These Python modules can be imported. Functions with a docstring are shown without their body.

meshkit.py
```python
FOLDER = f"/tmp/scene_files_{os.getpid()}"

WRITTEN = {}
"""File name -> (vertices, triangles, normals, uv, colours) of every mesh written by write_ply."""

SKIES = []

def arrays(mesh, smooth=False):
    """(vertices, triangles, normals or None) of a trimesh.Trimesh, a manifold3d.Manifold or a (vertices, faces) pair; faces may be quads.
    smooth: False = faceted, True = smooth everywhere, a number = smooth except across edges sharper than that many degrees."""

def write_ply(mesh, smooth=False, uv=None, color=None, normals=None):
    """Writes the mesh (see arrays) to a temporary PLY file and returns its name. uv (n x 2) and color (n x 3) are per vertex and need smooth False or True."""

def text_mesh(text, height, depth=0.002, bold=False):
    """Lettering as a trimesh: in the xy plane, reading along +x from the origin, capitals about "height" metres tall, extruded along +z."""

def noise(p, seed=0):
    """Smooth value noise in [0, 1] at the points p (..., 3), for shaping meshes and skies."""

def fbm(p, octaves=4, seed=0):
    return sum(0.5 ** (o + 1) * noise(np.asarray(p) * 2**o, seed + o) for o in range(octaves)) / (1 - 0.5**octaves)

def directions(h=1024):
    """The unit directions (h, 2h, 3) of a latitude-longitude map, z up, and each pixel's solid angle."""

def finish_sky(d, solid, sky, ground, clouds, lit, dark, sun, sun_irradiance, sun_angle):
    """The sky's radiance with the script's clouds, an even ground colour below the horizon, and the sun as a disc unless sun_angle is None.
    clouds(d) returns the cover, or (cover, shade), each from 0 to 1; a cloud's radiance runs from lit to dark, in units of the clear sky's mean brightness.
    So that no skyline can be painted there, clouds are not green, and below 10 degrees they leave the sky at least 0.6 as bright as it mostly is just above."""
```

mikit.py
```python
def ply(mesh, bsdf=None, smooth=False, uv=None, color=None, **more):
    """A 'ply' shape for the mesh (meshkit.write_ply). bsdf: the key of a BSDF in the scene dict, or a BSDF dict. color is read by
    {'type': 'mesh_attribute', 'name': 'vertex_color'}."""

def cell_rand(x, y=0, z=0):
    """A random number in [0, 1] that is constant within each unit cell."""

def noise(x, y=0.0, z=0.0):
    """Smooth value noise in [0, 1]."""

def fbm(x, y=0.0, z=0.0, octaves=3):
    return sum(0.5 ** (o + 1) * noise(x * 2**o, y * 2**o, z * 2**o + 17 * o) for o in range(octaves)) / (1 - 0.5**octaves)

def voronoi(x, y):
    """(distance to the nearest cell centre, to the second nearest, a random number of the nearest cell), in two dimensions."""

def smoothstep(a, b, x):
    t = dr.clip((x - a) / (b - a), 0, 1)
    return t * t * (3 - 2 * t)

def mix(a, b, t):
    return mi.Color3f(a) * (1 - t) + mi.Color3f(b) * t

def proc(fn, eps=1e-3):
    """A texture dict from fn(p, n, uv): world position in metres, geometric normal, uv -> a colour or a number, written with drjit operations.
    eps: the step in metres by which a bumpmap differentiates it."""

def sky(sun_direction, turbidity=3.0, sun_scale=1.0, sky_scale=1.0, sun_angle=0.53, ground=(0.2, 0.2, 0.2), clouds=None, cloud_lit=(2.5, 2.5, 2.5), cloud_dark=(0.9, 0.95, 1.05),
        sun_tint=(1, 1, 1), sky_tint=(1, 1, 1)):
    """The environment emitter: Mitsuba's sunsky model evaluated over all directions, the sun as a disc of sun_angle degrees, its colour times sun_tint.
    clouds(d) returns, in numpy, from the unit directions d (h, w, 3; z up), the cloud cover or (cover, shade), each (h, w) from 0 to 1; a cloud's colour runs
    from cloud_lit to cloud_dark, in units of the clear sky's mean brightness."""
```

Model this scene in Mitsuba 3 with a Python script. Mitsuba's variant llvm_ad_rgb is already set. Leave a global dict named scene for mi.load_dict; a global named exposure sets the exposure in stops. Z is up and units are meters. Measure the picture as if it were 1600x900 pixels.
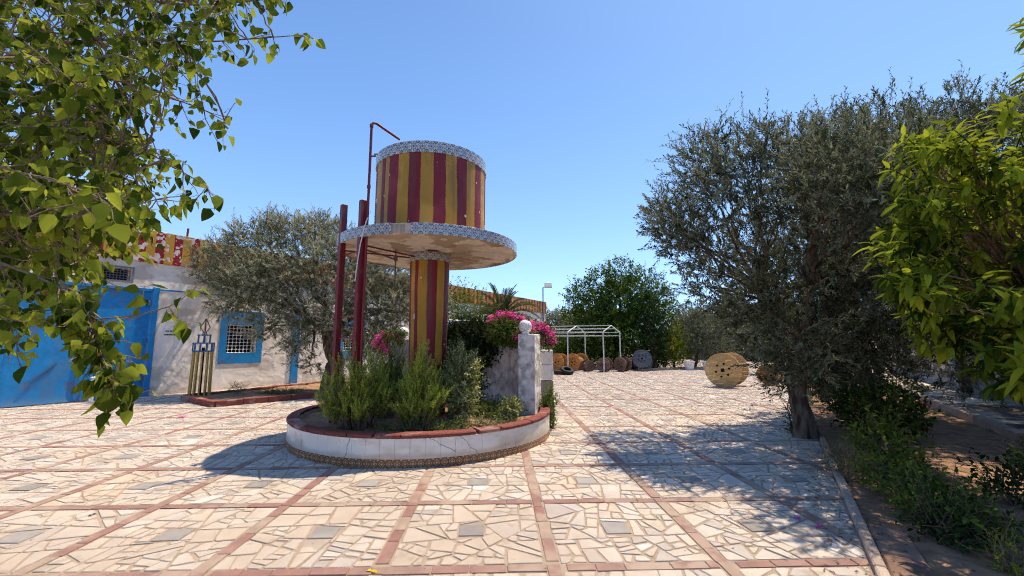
import math
import numpy as np
import trimesh
import drjit as dr
import mitsuba as mi
import mikit
from mikit import noise, fbm, smoothstep, mix, cell_rand, proc
import meshkit
from shapely.geometry import Polygon, Point, box as sbox, LineString

# ------------------------------------------------------------------ camera, sky, exposure
H, F = 1.55, 653.4
YAW, PITCH, ROLL = math.radians(2.0), math.radians(7.36), math.radians(0.05)
FW = np.array([math.sin(YAW) * math.cos(PITCH), math.cos(YAW) * math.cos(PITCH), math.sin(PITCH)])
RT = np.array([math.cos(YAW), -math.sin(YAW), 0.0])
UP = np.cross(RT, FW)
CAM = np.array([0, 0, H])
scene, labels = {}, {}
scene['camera'] = {'type': 'perspective', 'fov': 2 * math.degrees(math.atan(800 / F)), 'fov_axis': 'x', 'near_clip': 0.05, 'far_clip': 1500.0,
                   'to_world': mi.ScalarTransform4f().look_at(origin=CAM.tolist(), target=(CAM + FW).tolist(), up=UP.tolist())}
SUN = np.array([0.345, 0.282, 1.0])
scene['sky'] = mikit.sky(SUN, turbidity=2.5, ground=(0.3, 0.27, 0.23), sun_scale=1.08, sky_scale=1.42, sun_tint=(1.0, 0.955, 0.885), sky_tint=(0.87, 0.98, 1.10))
exposure = 2.02


def at(px, py, Y):
    """A measured point: photograph pixel and distance along y -> metres."""
    d = FW * F + RT * (px - 800) + UP * (450 - py)
    return CAM + d * (Y / d[1])


def atz(px, py, z=0.0):
    d = FW * F + RT * (px - 800) + UP * (450 - py)
    return CAM + d * ((z - H) / d[2])


def project(p):
    q = np.asarray(p, float) - CAM
    w = q @ FW
    return np.stack([800 + F * (q @ RT) / w, 450 - F * (q @ UP) / w], -1), w


# ------------------------------------------------------------------ helpers
used = {}


def numbered(key):
    n = used.get(key, -1) + 1
    used[key] = n
    return key if n == 0 else f'{key}_{n:03d}'


def thing(name, label, cat, group=None):
    key = numbered(name)
    labels[key] = {'label': label, 'category': cat}
    if group:
        labels[key]['group'] = group
    return key


def put(key, mb, bsdf, smooth=False):
    """One entry of the scene from a mesh builder."""
    v, f, uv = mb.done() if isinstance(mb, MB) else mb
    scene[key] = mikit.ply((v, f), bsdf, smooth=smooth, uv=uv if (smooth is False or smooth is True) else None)
    return key


def part(owner, name, mb, bsdf, smooth=False, label=None, kind=None):
    key = numbered(owner + '__' + name)
    put(key, mb, bsdf, smooth)
    if label or kind:
        labels[key] = {}
        if label:
            labels[key]['label'] = label
        if kind:
            labels[key]['kind'] = kind
    return key


def single(name, mb, bsdf, label, cat, smooth=False, group=None):
    key = thing(name, label, cat, group)
    put(key, mb, bsdf, smooth)
    return key


def struct(key, mb, bsdf, label, smooth=False, kind='structure'):
    put(key, mb, bsdf, smooth)
    labels[key] = {'label': label, 'kind': kind}
    return key


def unit(a):
    a = np.asarray(a, float)
    return a / (np.linalg.norm(a, axis=-1, keepdims=True) + 1e-12)


class MB:
    def __init__(self):
        self.v, self.f, self.uv, self.n = [], [], [], 0

    def add(self, v, f, uv=None):
        v = np.asarray(v, float)
        f = np.asarray(f, int)
        if f.shape[1] == 4:
            f = np.vstack([f[:, [0, 1, 2]], f[:, [0, 2, 3]]])
        if uv is None:
            uv = np.zeros((len(v), 2))
        uv = np.broadcast_to(np.asarray(uv, float), (len(v), 2))
        self.v.append(v)
        self.f.append(f + self.n)
        self.uv.append(uv)
        self.n += len(v)
        return self

    def done(self):
        return np.vstack(self.v), np.vstack(self.f), np.vstack(self.uv)

    def box(self, c, size, ax=None, bevel=0.0, uv=None):
        """Box about c with full sizes; ax: rows are the box axes."""
        ax = np.eye(3) if ax is None else np.asarray(ax, float)
        h = np.asarray(size, float) / 2
        if bevel <= 0:
            s = np.array([[x, y, z] for x in (-1, 1) for y in (-1, 1) for z in (-1, 1)], float) * h
            q = [[0, 1, 3, 2], [4, 6, 7, 5], [0, 4, 5, 1], [2, 3, 7, 6], [0, 2, 6, 4], [1, 5, 7, 3]]
            return self.add(s @ ax + np.asarray(c), q, uv)
        b = min(bevel, h.min() * 0.9)
        vs, fs, idx = [], [], {}
        for sx in (-1, 1):
            for sy in (-1, 1):
                for sz in (-1, 1):
                    for k in range(3):
                        p = np.array([sx, sy, sz], float) * (h - b)
                        p[k] = (sx, sy, sz)[k] * h[k]
                        idx[(sx, sy, sz, k)] = len(vs)
                        vs.append(p)
        m = trimesh.convex.convex_hull(np.array(vs))
        return self.add(np.array(m.vertices) @ ax + np.asarray(c), np.array(m.faces), uv)

    def tube(self, pts, rad, sides=8, caps=True, uv=None):
        p = np.asarray(pts, float)
        n = len(p)
        r = np.broadcast_to(np.asarray(rad, float), (n,))
        t = unit(np.gradient(p, axis=0))
        a = np.zeros_like(p)
        ref = np.array([0, 0, 1.0]) if abs(t[0, 2]) < 0.9 else np.array([1.0, 0, 0])
        prev = unit(np.cross(t[0], ref))
        for i in range(n):
            prev = prev - t[i] * (prev @ t[i])
            prev = unit(prev)
            a[i] = prev
        b = np.cross(t, a)
        ang = np.arange(sides) * 2 * np.pi / sides
        v = p[:, None] + r[:, None, None] * (np.cos(ang)[None, :, None] * a[:, None] + np.sin(ang)[None, :, None] * b[:, None])
        i, j = np.meshgrid(np.arange(n - 1), np.arange(sides), indexing='ij')
        q = np.stack([i * sides + j, i * sides + (j + 1) % sides, (i + 1) * sides + (j + 1) % sides, (i + 1) * sides + j], -1).reshape(-1, 4)
        v = v.reshape(-1, 3)
        self.add(v, q, uv)
        if caps:
            for k, flip in ((0, True), (n - 1, False)):
                ring = v[k * sides:(k + 1) * sides]
                f = [[0, (j + 1) % sides + 1, j + 1] if flip else [0, j + 1, (j + 1) % sides + 1] for j in range(sides)]
                self.add(np.vstack([p[k], ring]), f, uv)
        return self

    def lathe(self, c, prof, n=64, uv=None, a0=0.0, a1=2 * np.pi):
        """prof: list of (r, z), revolved about the upright axis through c (x, y)."""
        pr = np.asarray(prof, float)
        full = abs(a1 - a0 - 2 * np.pi) < 1e-6
        ang = np.linspace(a0, a1, n + 1)
        m = len(pr)
        v = np.stack([c[0] + pr[None, :, 0] * np.cos(ang)[:, None], c[1] + pr[None, :, 0] * np.sin(ang)[:, None], np.broadcast_to(pr[None, :, 1], (n + 1, m))], -1).reshape(-1, 3)
        i, j = np.meshgrid(np.arange(n), np.arange(m - 1), indexing='ij')
        q = np.stack([i * m + j, (i + 1) * m + j, (i + 1) * m + j + 1, i * m + j + 1], -1).reshape(-1, 4)
        return self.add(v, q, uv)

    def prism(self, poly, frame, depth, uv=None):
        """A shapely polygon in the plane of frame (origin, x axis, y axis), extruded by depth along x cross y."""
        o, x, y = (np.asarray(k, float) for k in frame)
        z = np.cross(x, y)
        for g in getattr(poly, 'geoms', [poly]):
            if g.is_empty or g.area < 1e-7:
                continue
            m = trimesh.creation.extrude_polygon(g, depth, engine='earcut')
            v = np.array(m.vertices)
            self.add(o + v[:, :1] * x + v[:, 1:2] * y + v[:, 2:3] * z, np.array(m.faces), uv)
        return self

    def arcblock(self, c, r0, r1, a0, a1, z0, z1, seg=2, bev=0.003):
        """A curved tile: front face at r1 with uv 0..1, chamfered edges, sides back to r0."""
        an = np.linspace(a0, a1, seg + 1)
        da = bev / r1

        def ring(r, aa, za, zb):
            lo = np.stack([c[0] + r * np.cos(aa), c[1] + r * np.sin(aa), np.full(len(aa), za)], -1)
            hi = lo.copy()
            hi[:, 2] = zb
            return np.vstack([lo, hi[::-1]])
        ai = np.linspace(a0 + da, a1 - da, seg + 1)
        front = ring(r1, ai, z0 + bev, z1 - bev)
        mid = ring(r1 - bev, an, z0, z1)
        back = ring(r0, an, z0, z1)
        m = len(front)
        u = np.linspace(0.02, 0.98, seg + 1)
        uvf = np.vstack([np.stack([u, u * 0 + 0.02], -1), np.stack([u[::-1], u * 0 + 0.98], -1)])
        ff = [[k, k + 1, m - 2 - k, m - 1 - k] for k in range(seg)]
        self.add(front, ff, uvf)
        sides = [[k, (k + 1) % m, (k + 1) % m + m, k + m] for k in range(m)]
        self.add(np.vstack([mid, front]), sides, np.vstack([uvf, uvf]))
        self.add(np.vstack([back, mid]), sides, np.vstack([uvf, uvf]))
        return self


def ring_sphere(mb, c, r, n=10, sq=(1, 1, 1), uv=None):
    m = trimesh.creation.icosphere(subdivisions=n, radius=1.0)
    return mb.add(np.array(m.vertices) * r * np.array(sq) + np.asarray(c), np.array(m.faces), uv)


# ------------------------------------------------------------------ materials
def C(*a):
    return mi.Color3f(*a)


def mat(key, fn=None, rough=0.7, spec=0.5, color=None, bump=None, bscale=0.01, two=True, **kw):
    base = proc(fn) if fn is not None else {'type': 'rgb', 'value': list(color)}
    b = {'type': 'principled', 'base_color': base, 'roughness': rough, 'specular': spec, **kw}
    if bump is not None:
        b = {'type': 'bumpmap', 'arbitrary': proc(bump, 2e-3), 'scale': bscale, 'bsdf': b}
    scene[key] = {'type': 'twosided', 'bsdf': b} if two else b


def leafmat(key, dark, light, back=None, rough=0.45, trans=0.35, spec=0.4):
    """A leaf: tone by the leaf's own number (uv.x), a paler midrib by uv.y."""
    def fn(p, n, uv, dark=dark, light=light):
        t = uv.x
        c = mix(dark, light, t * t * (3 - 2 * t))
        return c
    scene[key] = {'type': 'principledthin', 'base_color': proc(fn), 'roughness': rough, 'spec_trans': 0.0, 'diff_trans': 2.0 * trans, 'eta': 1.4}


def olivemat(key, top, top2, under):
    def fn(p, n, uv):
        return mix(top, top2, uv.x)
    def fn2(p, n, uv):
        return mix(under, (under[0] * 0.6, under[1] * 0.62, under[2] * 0.55), uv.x)
    scene[key] = {'type': 'twosided', 'a': {'type': 'principled', 'base_color': proc(fn), 'roughness': 0.42, 'specular': 0.35},
                  'b': {'type': 'principled', 'base_color': proc(fn2), 'roughness': 0.6, 'specular': 0.3}}


def f_stone(p, n, uv):
    r = uv.x
    base = mix((0.425, 0.375, 0.31), (0.445, 0.412, 0.365), smoothstep(0.1, 0.6, r))
    base = mix(base, (0.36, 0.335, 0.31), smoothstep(0.74, 0.93, r))
    base = mix(base, (0.52, 0.495, 0.46), smoothstep(0.95, 0.98, r))
    v = fbm(p.x * 5 + r * 31, p.y * 5 + r * 17, 0.0, octaves=4)
    base = base * (0.80 + 0.36 * v)
    vein = dr.abs(fbm(p.x * 7 + r * 90, p.y * 7, r * 9, octaves=3) - 0.5)
    base = mix(base, (0.42, 0.34, 0.27), 0.35 * (1 - smoothstep(0.0, 0.03, vein)))
    dirt = smoothstep(0.52, 0.75, fbm(p.x * 0.9, p.y * 0.9, 3.0, octaves=4))
    base = mix(base, (0.36, 0.30, 0.235), 0.5 * dirt)
    spots = smoothstep(0.66, 0.72, fbm(p.x * 3.7 + 5, p.y * 3.7, 11.0, octaves=4))
    base = mix(base, (0.25, 0.21, 0.17), 0.45 * spots)
    rust = smoothstep(0.7, 0.82, fbm(p.x * 0.7 + 20, p.y * 0.7, 8.0, octaves=3))
    return mix(base, (0.46, 0.34, 0.22), 0.32 * rust)


def f_band(p, n, uv):
    r = uv.x
    base = mix((0.225, 0.125, 0.105), (0.275, 0.185, 0.158), r)
    base = mix(base, (0.30, 0.235, 0.185), smoothstep(0.6, 0.9, r))
    v = fbm(p.x * 9, p.y * 9, 1.0, octaves=4)
    base = base * (0.72 + 0.5 * v)
    worn = smoothstep(0.55, 0.72, fbm(p.x * 2.3, p.y * 2.3, 7.0, octaves=4))
    return mix(base, (0.34, 0.27, 0.215), 0.75 * worn)


def f_greytile(p, n, uv):
    v = fbm(p.x * 8, p.y * 8, 2.0, octaves=4)
    return mix((0.20, 0.195, 0.19), (0.29, 0.28, 0.265), v) * (0.85 + 0.3 * uv.x)


def f_grout(p, n, uv):
    v = fbm(p.x * 14, p.y * 14, 0.0, octaves=4)
    d = fbm(p.x * 0.8, p.y * 0.8, 5.0, octaves=3)
    return mix((0.21, 0.165, 0.125), (0.37, 0.305, 0.24), v * 0.7 + d * 0.4)


def f_soil(p, n, uv):
    v = fbm(p.x * 11, p.y * 11, p.z * 3, octaves=5)
    d = fbm(p.x * 1.5, p.y * 1.5, 2.0, octaves=3)
    return mix((0.08, 0.05, 0.032), (0.36, 0.235, 0.15), v * 0.8 + d * 0.25)


def f_ground(p, n, uv):
    v = fbm(p.x * 2, p.y * 2, 0.0, octaves=5)
    return mix((0.16, 0.12, 0.075), (0.34, 0.27, 0.18), v)


def f_wall(p, n, uv):
    """Whitewash, grimy and patched."""
    s = p.x * 0.545 + p.y * 0.839
    big = fbm(s * 0.7, p.z * 1.1, 3.0, octaves=4)
    fine = fbm(s * 9, p.z * 9, p.x, octaves=4)
    c = mix((0.62, 0.57, 0.50), (0.80, 0.77, 0.72), smoothstep(0.3, 0.62, big))
    c = c * (0.86 + 0.24 * fine)
    patch = smoothstep(0.60, 0.66, fbm(s * 1.7 + 11, p.z * 2.6, 9.0, octaves=4))
    c = mix(c, (0.42, 0.36, 0.30), 0.55 * patch)
    drip = smoothstep(0.58, 0.75, fbm(s * 6, p.z * 0.5, 21.0, octaves=3)) * smoothstep(0.3, 2.8, p.z)
    c = mix(c, (0.36, 0.31, 0.26), 0.35 * drip)
    low = 1 - smoothstep(0.0, 0.55, p.z + 0.25 * fine)
    return mix(c, (0.48, 0.36, 0.25), 0.55 * low)


def f_planterwall(p, n, uv):
    big = fbm(p.x * 4.0, p.y * 4.0, p.z * 4.2, octaves=4)
    fine = fbm(p.x * 16, p.y * 16, p.z * 16, octaves=4)
    c = mix((0.54, 0.52, 0.49), (0.78, 0.76, 0.74), smoothstep(0.35, 0.6, big)) * (0.86 + 0.24 * fine)
    patch = smoothstep(0.45, 0.68, fbm(p.x * 11.1 + 4, p.y * 11.1, p.z * 7.0, octaves=5))
    c = mix(c, (0.27, 0.235, 0.20), 0.62 * patch)
    bare = smoothstep(0.67, 0.685, fbm(p.x * 2.3 + 1, p.y * 2.3, p.z * 2.3, octaves=5))
    c = mix(c, (0.24, 0.21, 0.18), 0.6 * bare)
    drip = smoothstep(0.55, 0.8, fbm(p.x * 9, p.y * 9, p.z * 0.8, octaves=3))
    return mix(c, (0.25, 0.22, 0.19), 0.4 * drip)


RED, YEL = (0.19, 0.008, 0.018), (0.42, 0.225, 0.024)


def f_parapet(p, n, uv):
    s = p.x * 0.545 + p.y * 0.839
    k = s / 0.225 + 0.18 * (noise(dr.floor(s / 0.225) * 3.7) - 0.5)
    red = dr.floor(k / 2) * 2 == dr.floor(k)
    near = 1 - smoothstep(8.0, 22.0, s)
    c = dr.select(red, C(0.22, 0.012, 0.02), C(0.42, 0.23, 0.035))
    peel = smoothstep(0.575, 0.60, fbm(s * 8.0, p.z * 8.0, 4.0, octaves=4) + dr.select(red, 0.03, -0.085))
    white = mix((0.66, 0.63, 0.60), (0.45, 0.40, 0.36), fbm(s * 11, p.z * 11, 2.0))
    c = mix(c, white, peel * (0.35 + 0.6 * near))
    grime = fbm(s * 2, p.z * 1.2, 13.0, octaves=4)
    return c * (0.62 + 0.65 * grime)


TC = np.array([-1.24, 7.6])
BETA = math.atan2(-TC[1], -TC[0])          # direction from the tower to the terrace's open side


def tower_angle(p):
    """Degrees round the tower, 0 facing the open side, growing to the right."""
    a = dr.atan2(p.y - TC[1], p.x - TC[0]) - BETA
    a = a - 2 * np.pi * dr.floor((a + np.pi) / (2 * np.pi))
    return a * (180 / np.pi)


def worn_paint(c, p, amount):
    chip = smoothstep(0.765 - amount, 0.78 - amount, fbm(p.x * 9 + 3, p.y * 9, p.z * 6, octaves=4))
    c = mix(c, (0.58, 0.53, 0.47), chip)
    g = fbm(p.x * 3, p.y * 3, p.z * 1.2, octaves=4)
    streak = smoothstep(0.52, 0.72, fbm(p.x * 11, p.y * 11, p.z * 0.7, octaves=3))
    c = mix(c, (0.10, 0.07, 0.05), 0.38 * streak)
    fade = smoothstep(0.5, 0.7, fbm(p.x * 1.7 + 8, p.y * 1.7, p.z * 1.7, octaves=3))
    c = mix(c, c * 1.25 + C(0.02, 0.02, 0.015), fade)
    return c * (0.66 + 0.58 * g)


def f_tank(p, n, uv):
    a = tower_angle(p) + 2.6 * (fbm(p.z * 2.2, p.x * 3, p.y * 3, octaves=4) - 0.5)
    k = dr.floor((a - 1.0) / 11.65)
    k = k + dr.select(a < -51, 1.0, 0.0)
    odd = k - 2 * dr.floor(k / 2)
    c = dr.select(odd < 0.5, C(*RED), C(*YEL))
    return worn_paint(c, p, 0.0)


def f_pedestal(p, n, uv):
    a = tower_angle(p) + 7.0 * (fbm(p.z * 2.0, p.x * 4, p.y * 4, octaves=4) - 0.5)
    k = mi.Float(0)
    for b in (-150, -120, -90, -64.7, -46, -34, -5.8, 21, 46.5, 75, 100, 130, 155):
        k = k + dr.select(a > b, 1.0, 0.0)
    odd = k - 2 * dr.floor(k / 2)
    c = dr.select(odd > 0.5, C(*RED), C(*YEL))
    chipz = 0.10 * (1 - smoothstep(0.9, 2.2, p.z))
    return worn_paint(c, p, chipz)


def f_concrete(p, n, uv):
    v = fbm(p.x * 2.4, p.y * 2.4, p.z * 2, octaves=5)
    f = fbm(p.x * 18, p.y * 18, p.z * 18, octaves=3)
    c = mix((0.62, 0.56, 0.49), (0.37, 0.295, 0.225), smoothstep(0.51, 0.545, v)) * (0.8 + 0.35 * f)
    rust = smoothstep(0.58, 0.7, fbm(p.x * 1.6 + 9, p.y * 1.6, 2.0, octaves=4))
    return mix(c, (0.30, 0.17, 0.09), 0.55 * rust)


def f_azulejo(p, n, uv):
    x, y = dr.abs(uv.x - 0.5), dr.abs(uv.y - 0.5)
    r = dr.sqrt(x * x + y * y)
    a = dr.atan2(uv.y - 0.5, uv.x - 0.5)
    petal = 0.27 + 0.09 * dr.cos(a * 8)
    blue = smoothstep(0.075, 0.03, dr.abs(r - petal)) + smoothstep(0.12, 0.08, r)
    cx, cy = 0.5 - x, 0.5 - y
    rc = dr.sqrt(cx * cx + cy * cy)
    blue = blue + smoothstep(0.07, 0.03, dr.abs(rc - 0.2)) + smoothstep(0.10, 0.06, rc)
    blue = dr.clip(blue, 0, 1)
    wear = fbm(p.x * 6, p.y * 6, p.z * 6, octaves=3)
    return mix((0.50, 0.52, 0.52), (0.03, 0.055, 0.14), blue * 0.9) * (0.72 + 0.45 * wear)


def f_browntile(p, n, uv):
    x, y = dr.abs(uv.x - 0.5), dr.abs(uv.y - 0.5)
    star = smoothstep(0.17, 0.13, x + y) + smoothstep(0.80, 0.86, x + y) + smoothstep(0.05, 0.03, dr.abs(x + y - 0.40)) * smoothstep(0.06, 0.1, dr.abs(x - y))
    c = mix((0.20, 0.085, 0.03), (0.55, 0.44, 0.32), dr.clip(star, 0, 1) * 0.85)
    wear = fbm(p.x * 8, p.y * 8, p.z * 8, octaves=3)
    return c * (0.7 + 0.5 * wear)


def f_whitetile(p, n, uv):
    wear = fbm(p.x * 3, p.y * 3, p.z * 5, octaves=4)
    c = mix((0.70, 0.69, 0.67), (0.56, 0.53, 0.49), smoothstep(0.45, 0.7, wear))
    return mix(c, (0.40, 0.33, 0.25), 0.6 * (1 - smoothstep(0.09, 0.16, p.z - 0.08 * wear)))


def f_redcement(p, n, uv):
    v = fbm(p.x * 6, p.y * 6, p.z * 6, octaves=4)
    c = mix((0.12, 0.032, 0.026), (0.24, 0.07, 0.055), v) * (0.85 + 0.3 * uv.x)
    worn = smoothstep(0.54, 0.68, fbm(p.x * 4 + 3, p.y * 4, p.z * 4, octaves=4))
    return mix(c, (0.42, 0.31, 0.25), 0.55 * worn)


def f_kerb(p, n, uv):
    v = fbm(p.x * 6, p.y * 6, p.z * 6, octaves=4)
    return mix((0.22, 0.165, 0.13), (0.45, 0.38, 0.32), v) * (0.85 + 0.3 * uv.x)


def f_redmetal(p, n, uv):
    v = fbm(p.x * 7, p.y * 7, p.z * 2.5, octaves=4)
    c = mix((0.12, 0.003, 0.007), (0.19, 0.008, 0.012), v)
    rust = smoothstep(0.62, 0.70, fbm(p.x * 12, p.y * 12, p.z * 5, octaves=3))
    return mix(c, (0.13, 0.05, 0.03), 0.7 * rust)


def f_blue(p, n, uv):
    s = p.x * 0.545 + p.y * 0.839
    v = fbm(s * 1.3, p.z * 1.5, 2.0, octaves=4)
    c = mix((0.003, 0.165, 0.44), (0.008, 0.25, 0.58), v)
    f = fbm(s * 12, p.z * 12, 4.0, octaves=3)
    dirt = smoothstep(0.60, 0.75, fbm(s * 2.5, p.z * 2.0, 7.0, octaves=4))
    c = mix(c * (0.85 + 0.3 * f), (0.10, 0.16, 0.24), 0.35 * dirt)
    rust = smoothstep(0.66, 0.74, fbm(s * 5, p.z * 2.2 + 4, 17.0, octaves=4))
    low = (1 - smoothstep(0.05, 0.5, p.z + 0.35 * f)) * 0.45
    c = mix(c, (0.16, 0.085, 0.05), 0.4 * rust)
    return mix(c, (0.20, 0.20, 0.19), low)


def f_bark(p, n, uv):
    v = fbm(p.x * 14, p.y * 14, p.z * 3.5, octaves=4)
    return mix((0.045, 0.034, 0.026), (0.20, 0.16, 0.125), smoothstep(0.3, 0.7, v))


def f_twig(p, n, uv):
    v = fbm(p.x * 30, p.y * 30, p.z * 30, octaves=2)
    return mix((0.12, 0.085, 0.055), (0.26, 0.20, 0.14), v)


def woodfn(lo, hi):
    def fn(p, n, uv):
        v = fbm(p.x * 3 + uv.x * 40, p.y * 3, p.z * 26, octaves=4)
        d = fbm(p.x * 4, p.y * 4, p.z * 4, octaves=3)
        return mix(lo, hi, v) * (0.72 + 0.3 * uv.x + 0.25 * d)
    return fn


def f_tan(p, n, uv):
    return C(0, 0, 0)


mat('m_stone', f_stone, 0.62, 0.4)
mat('m_band', f_band, 0.75, 0.35)
mat('m_greytile', f_greytile, 0.7, 0.35)
mat('m_grout', f_grout, 0.95, 0.15)
mat('m_soil', f_soil, 1.0, 0.1)
mat('m_ground', f_ground, 1.0, 0.1)
mat('m_wall', f_wall, 0.85, 0.25, bump=lambda p, n, uv: fbm((p.x * 0.545 + p.y * 0.839) * 6, p.z * 6, 1.0, octaves=4), bscale=0.02)
mat('m_planterwall', f_planterwall, 0.9, 0.2, bump=lambda p, n, uv: fbm(p.x * 12, p.y * 12, p.z * 12, octaves=4), bscale=0.02)
mat('m_parapet', f_parapet, 0.8, 0.3)
mat('m_tank', f_tank, 0.55, 0.4)
mat('m_pedestal', f_pedestal, 0.55, 0.4)
mat('m_concrete', f_concrete, 0.95, 0.2, bump=lambda p, n, uv: fbm(p.x * 5, p.y * 5, p.z * 5, octaves=5), bscale=0.06)
mat('m_azulejo', f_azulejo, 0.25, 0.5)
mat('m_browntile', f_browntile, 0.35, 0.5)
mat('m_whitetile', f_whitetile, 0.3, 0.5)
mat('m_redcement', f_redcement, 0.75, 0.3)
mat('m_kerb', f_kerb, 0.9, 0.2)
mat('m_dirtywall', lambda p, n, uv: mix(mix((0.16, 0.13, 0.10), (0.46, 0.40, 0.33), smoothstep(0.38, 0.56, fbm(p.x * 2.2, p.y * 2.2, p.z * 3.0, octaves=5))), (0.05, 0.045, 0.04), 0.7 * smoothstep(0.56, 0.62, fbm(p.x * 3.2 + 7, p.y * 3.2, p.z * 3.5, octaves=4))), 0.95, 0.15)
mat('m_pinkslab', lambda p, n, uv: mix((0.14, 0.085, 0.062), (0.27, 0.185, 0.14), fbm(p.x * 5, p.y * 5, 0.0, octaves=4)) * (0.85 + 0.3 * uv.x), 0.85, 0.25)
mat('m_redmetal', f_redmetal, 0.4, 0.5)
mat('m_blue', f_blue, 0.42, 0.5)
mat('m_bark', f_bark, 0.95, 0.15, bump=lambda p, n, uv: fbm(p.x * 16, p.y * 16, p.z * 4, octaves=4), bscale=0.05)
mat('m_twig', f_twig, 0.85, 0.2)
mat('m_olivetwig', None, 0.85, 0.2, color=(0.062, 0.060, 0.045))
mat('m_void', None, 0.9, 0.1, color=(0.012, 0.012, 0.014))
mat('m_white', None, 0.4, 0.5, color=(0.72, 0.72, 0.72))
mat('m_whitemetal', None, 0.45, 0.5, color=(0.55, 0.60, 0.60))
mat('m_globe', None, 0.18, 0.5, color=(0.78, 0.77, 0.75))
mat('m_greymetal', None, 0.5, 0.5, color=(0.14, 0.15, 0.16))
mat('m_ink', None, 0.7, 0.3, color=(0.03, 0.035, 0.05))
mat('m_gold', None, 0.4, 0.5, color=(0.42, 0.28, 0.06))
mat('m_bluebar', None, 0.45, 0.5, color=(0.03, 0.11, 0.24))
mat('m_rubber', None, 0.75, 0.3, color=(0.018, 0.018, 0.018))
mat('m_orangewood', woodfn((0.34, 0.14, 0.035), (0.55, 0.27, 0.08)), 0.75, 0.25)
mat('m_yellowwood', woodfn((0.46, 0.29, 0.105), (0.66, 0.47, 0.22)), 0.7, 0.3)
mat('m_brownwood', woodfn((0.13, 0.075, 0.055), (0.24, 0.15, 0.115)), 0.9, 0.2)
mat('m_greywood', woodfn((0.07, 0.075, 0.08), (0.22, 0.23, 0.235)), 0.9, 0.2)
mat('m_blackwood', woodfn((0.02, 0.02, 0.022), (0.06, 0.058, 0.058)), 0.8, 0.2)
leafmat('m_mulberry', (0.04, 0.075, 0.010), (0.36, 0.42, 0.045), trans=0.50, rough=0.33, spec=0.6)
leafmat('m_citrus', (0.022, 0.05, 0.008), (0.34, 0.40, 0.03), trans=0.40, rough=0.35)
leafmat('m_rosemary', (0.055, 0.10, 0.014), (0.56, 0.70, 0.08), trans=0.4, rough=0.6)
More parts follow.
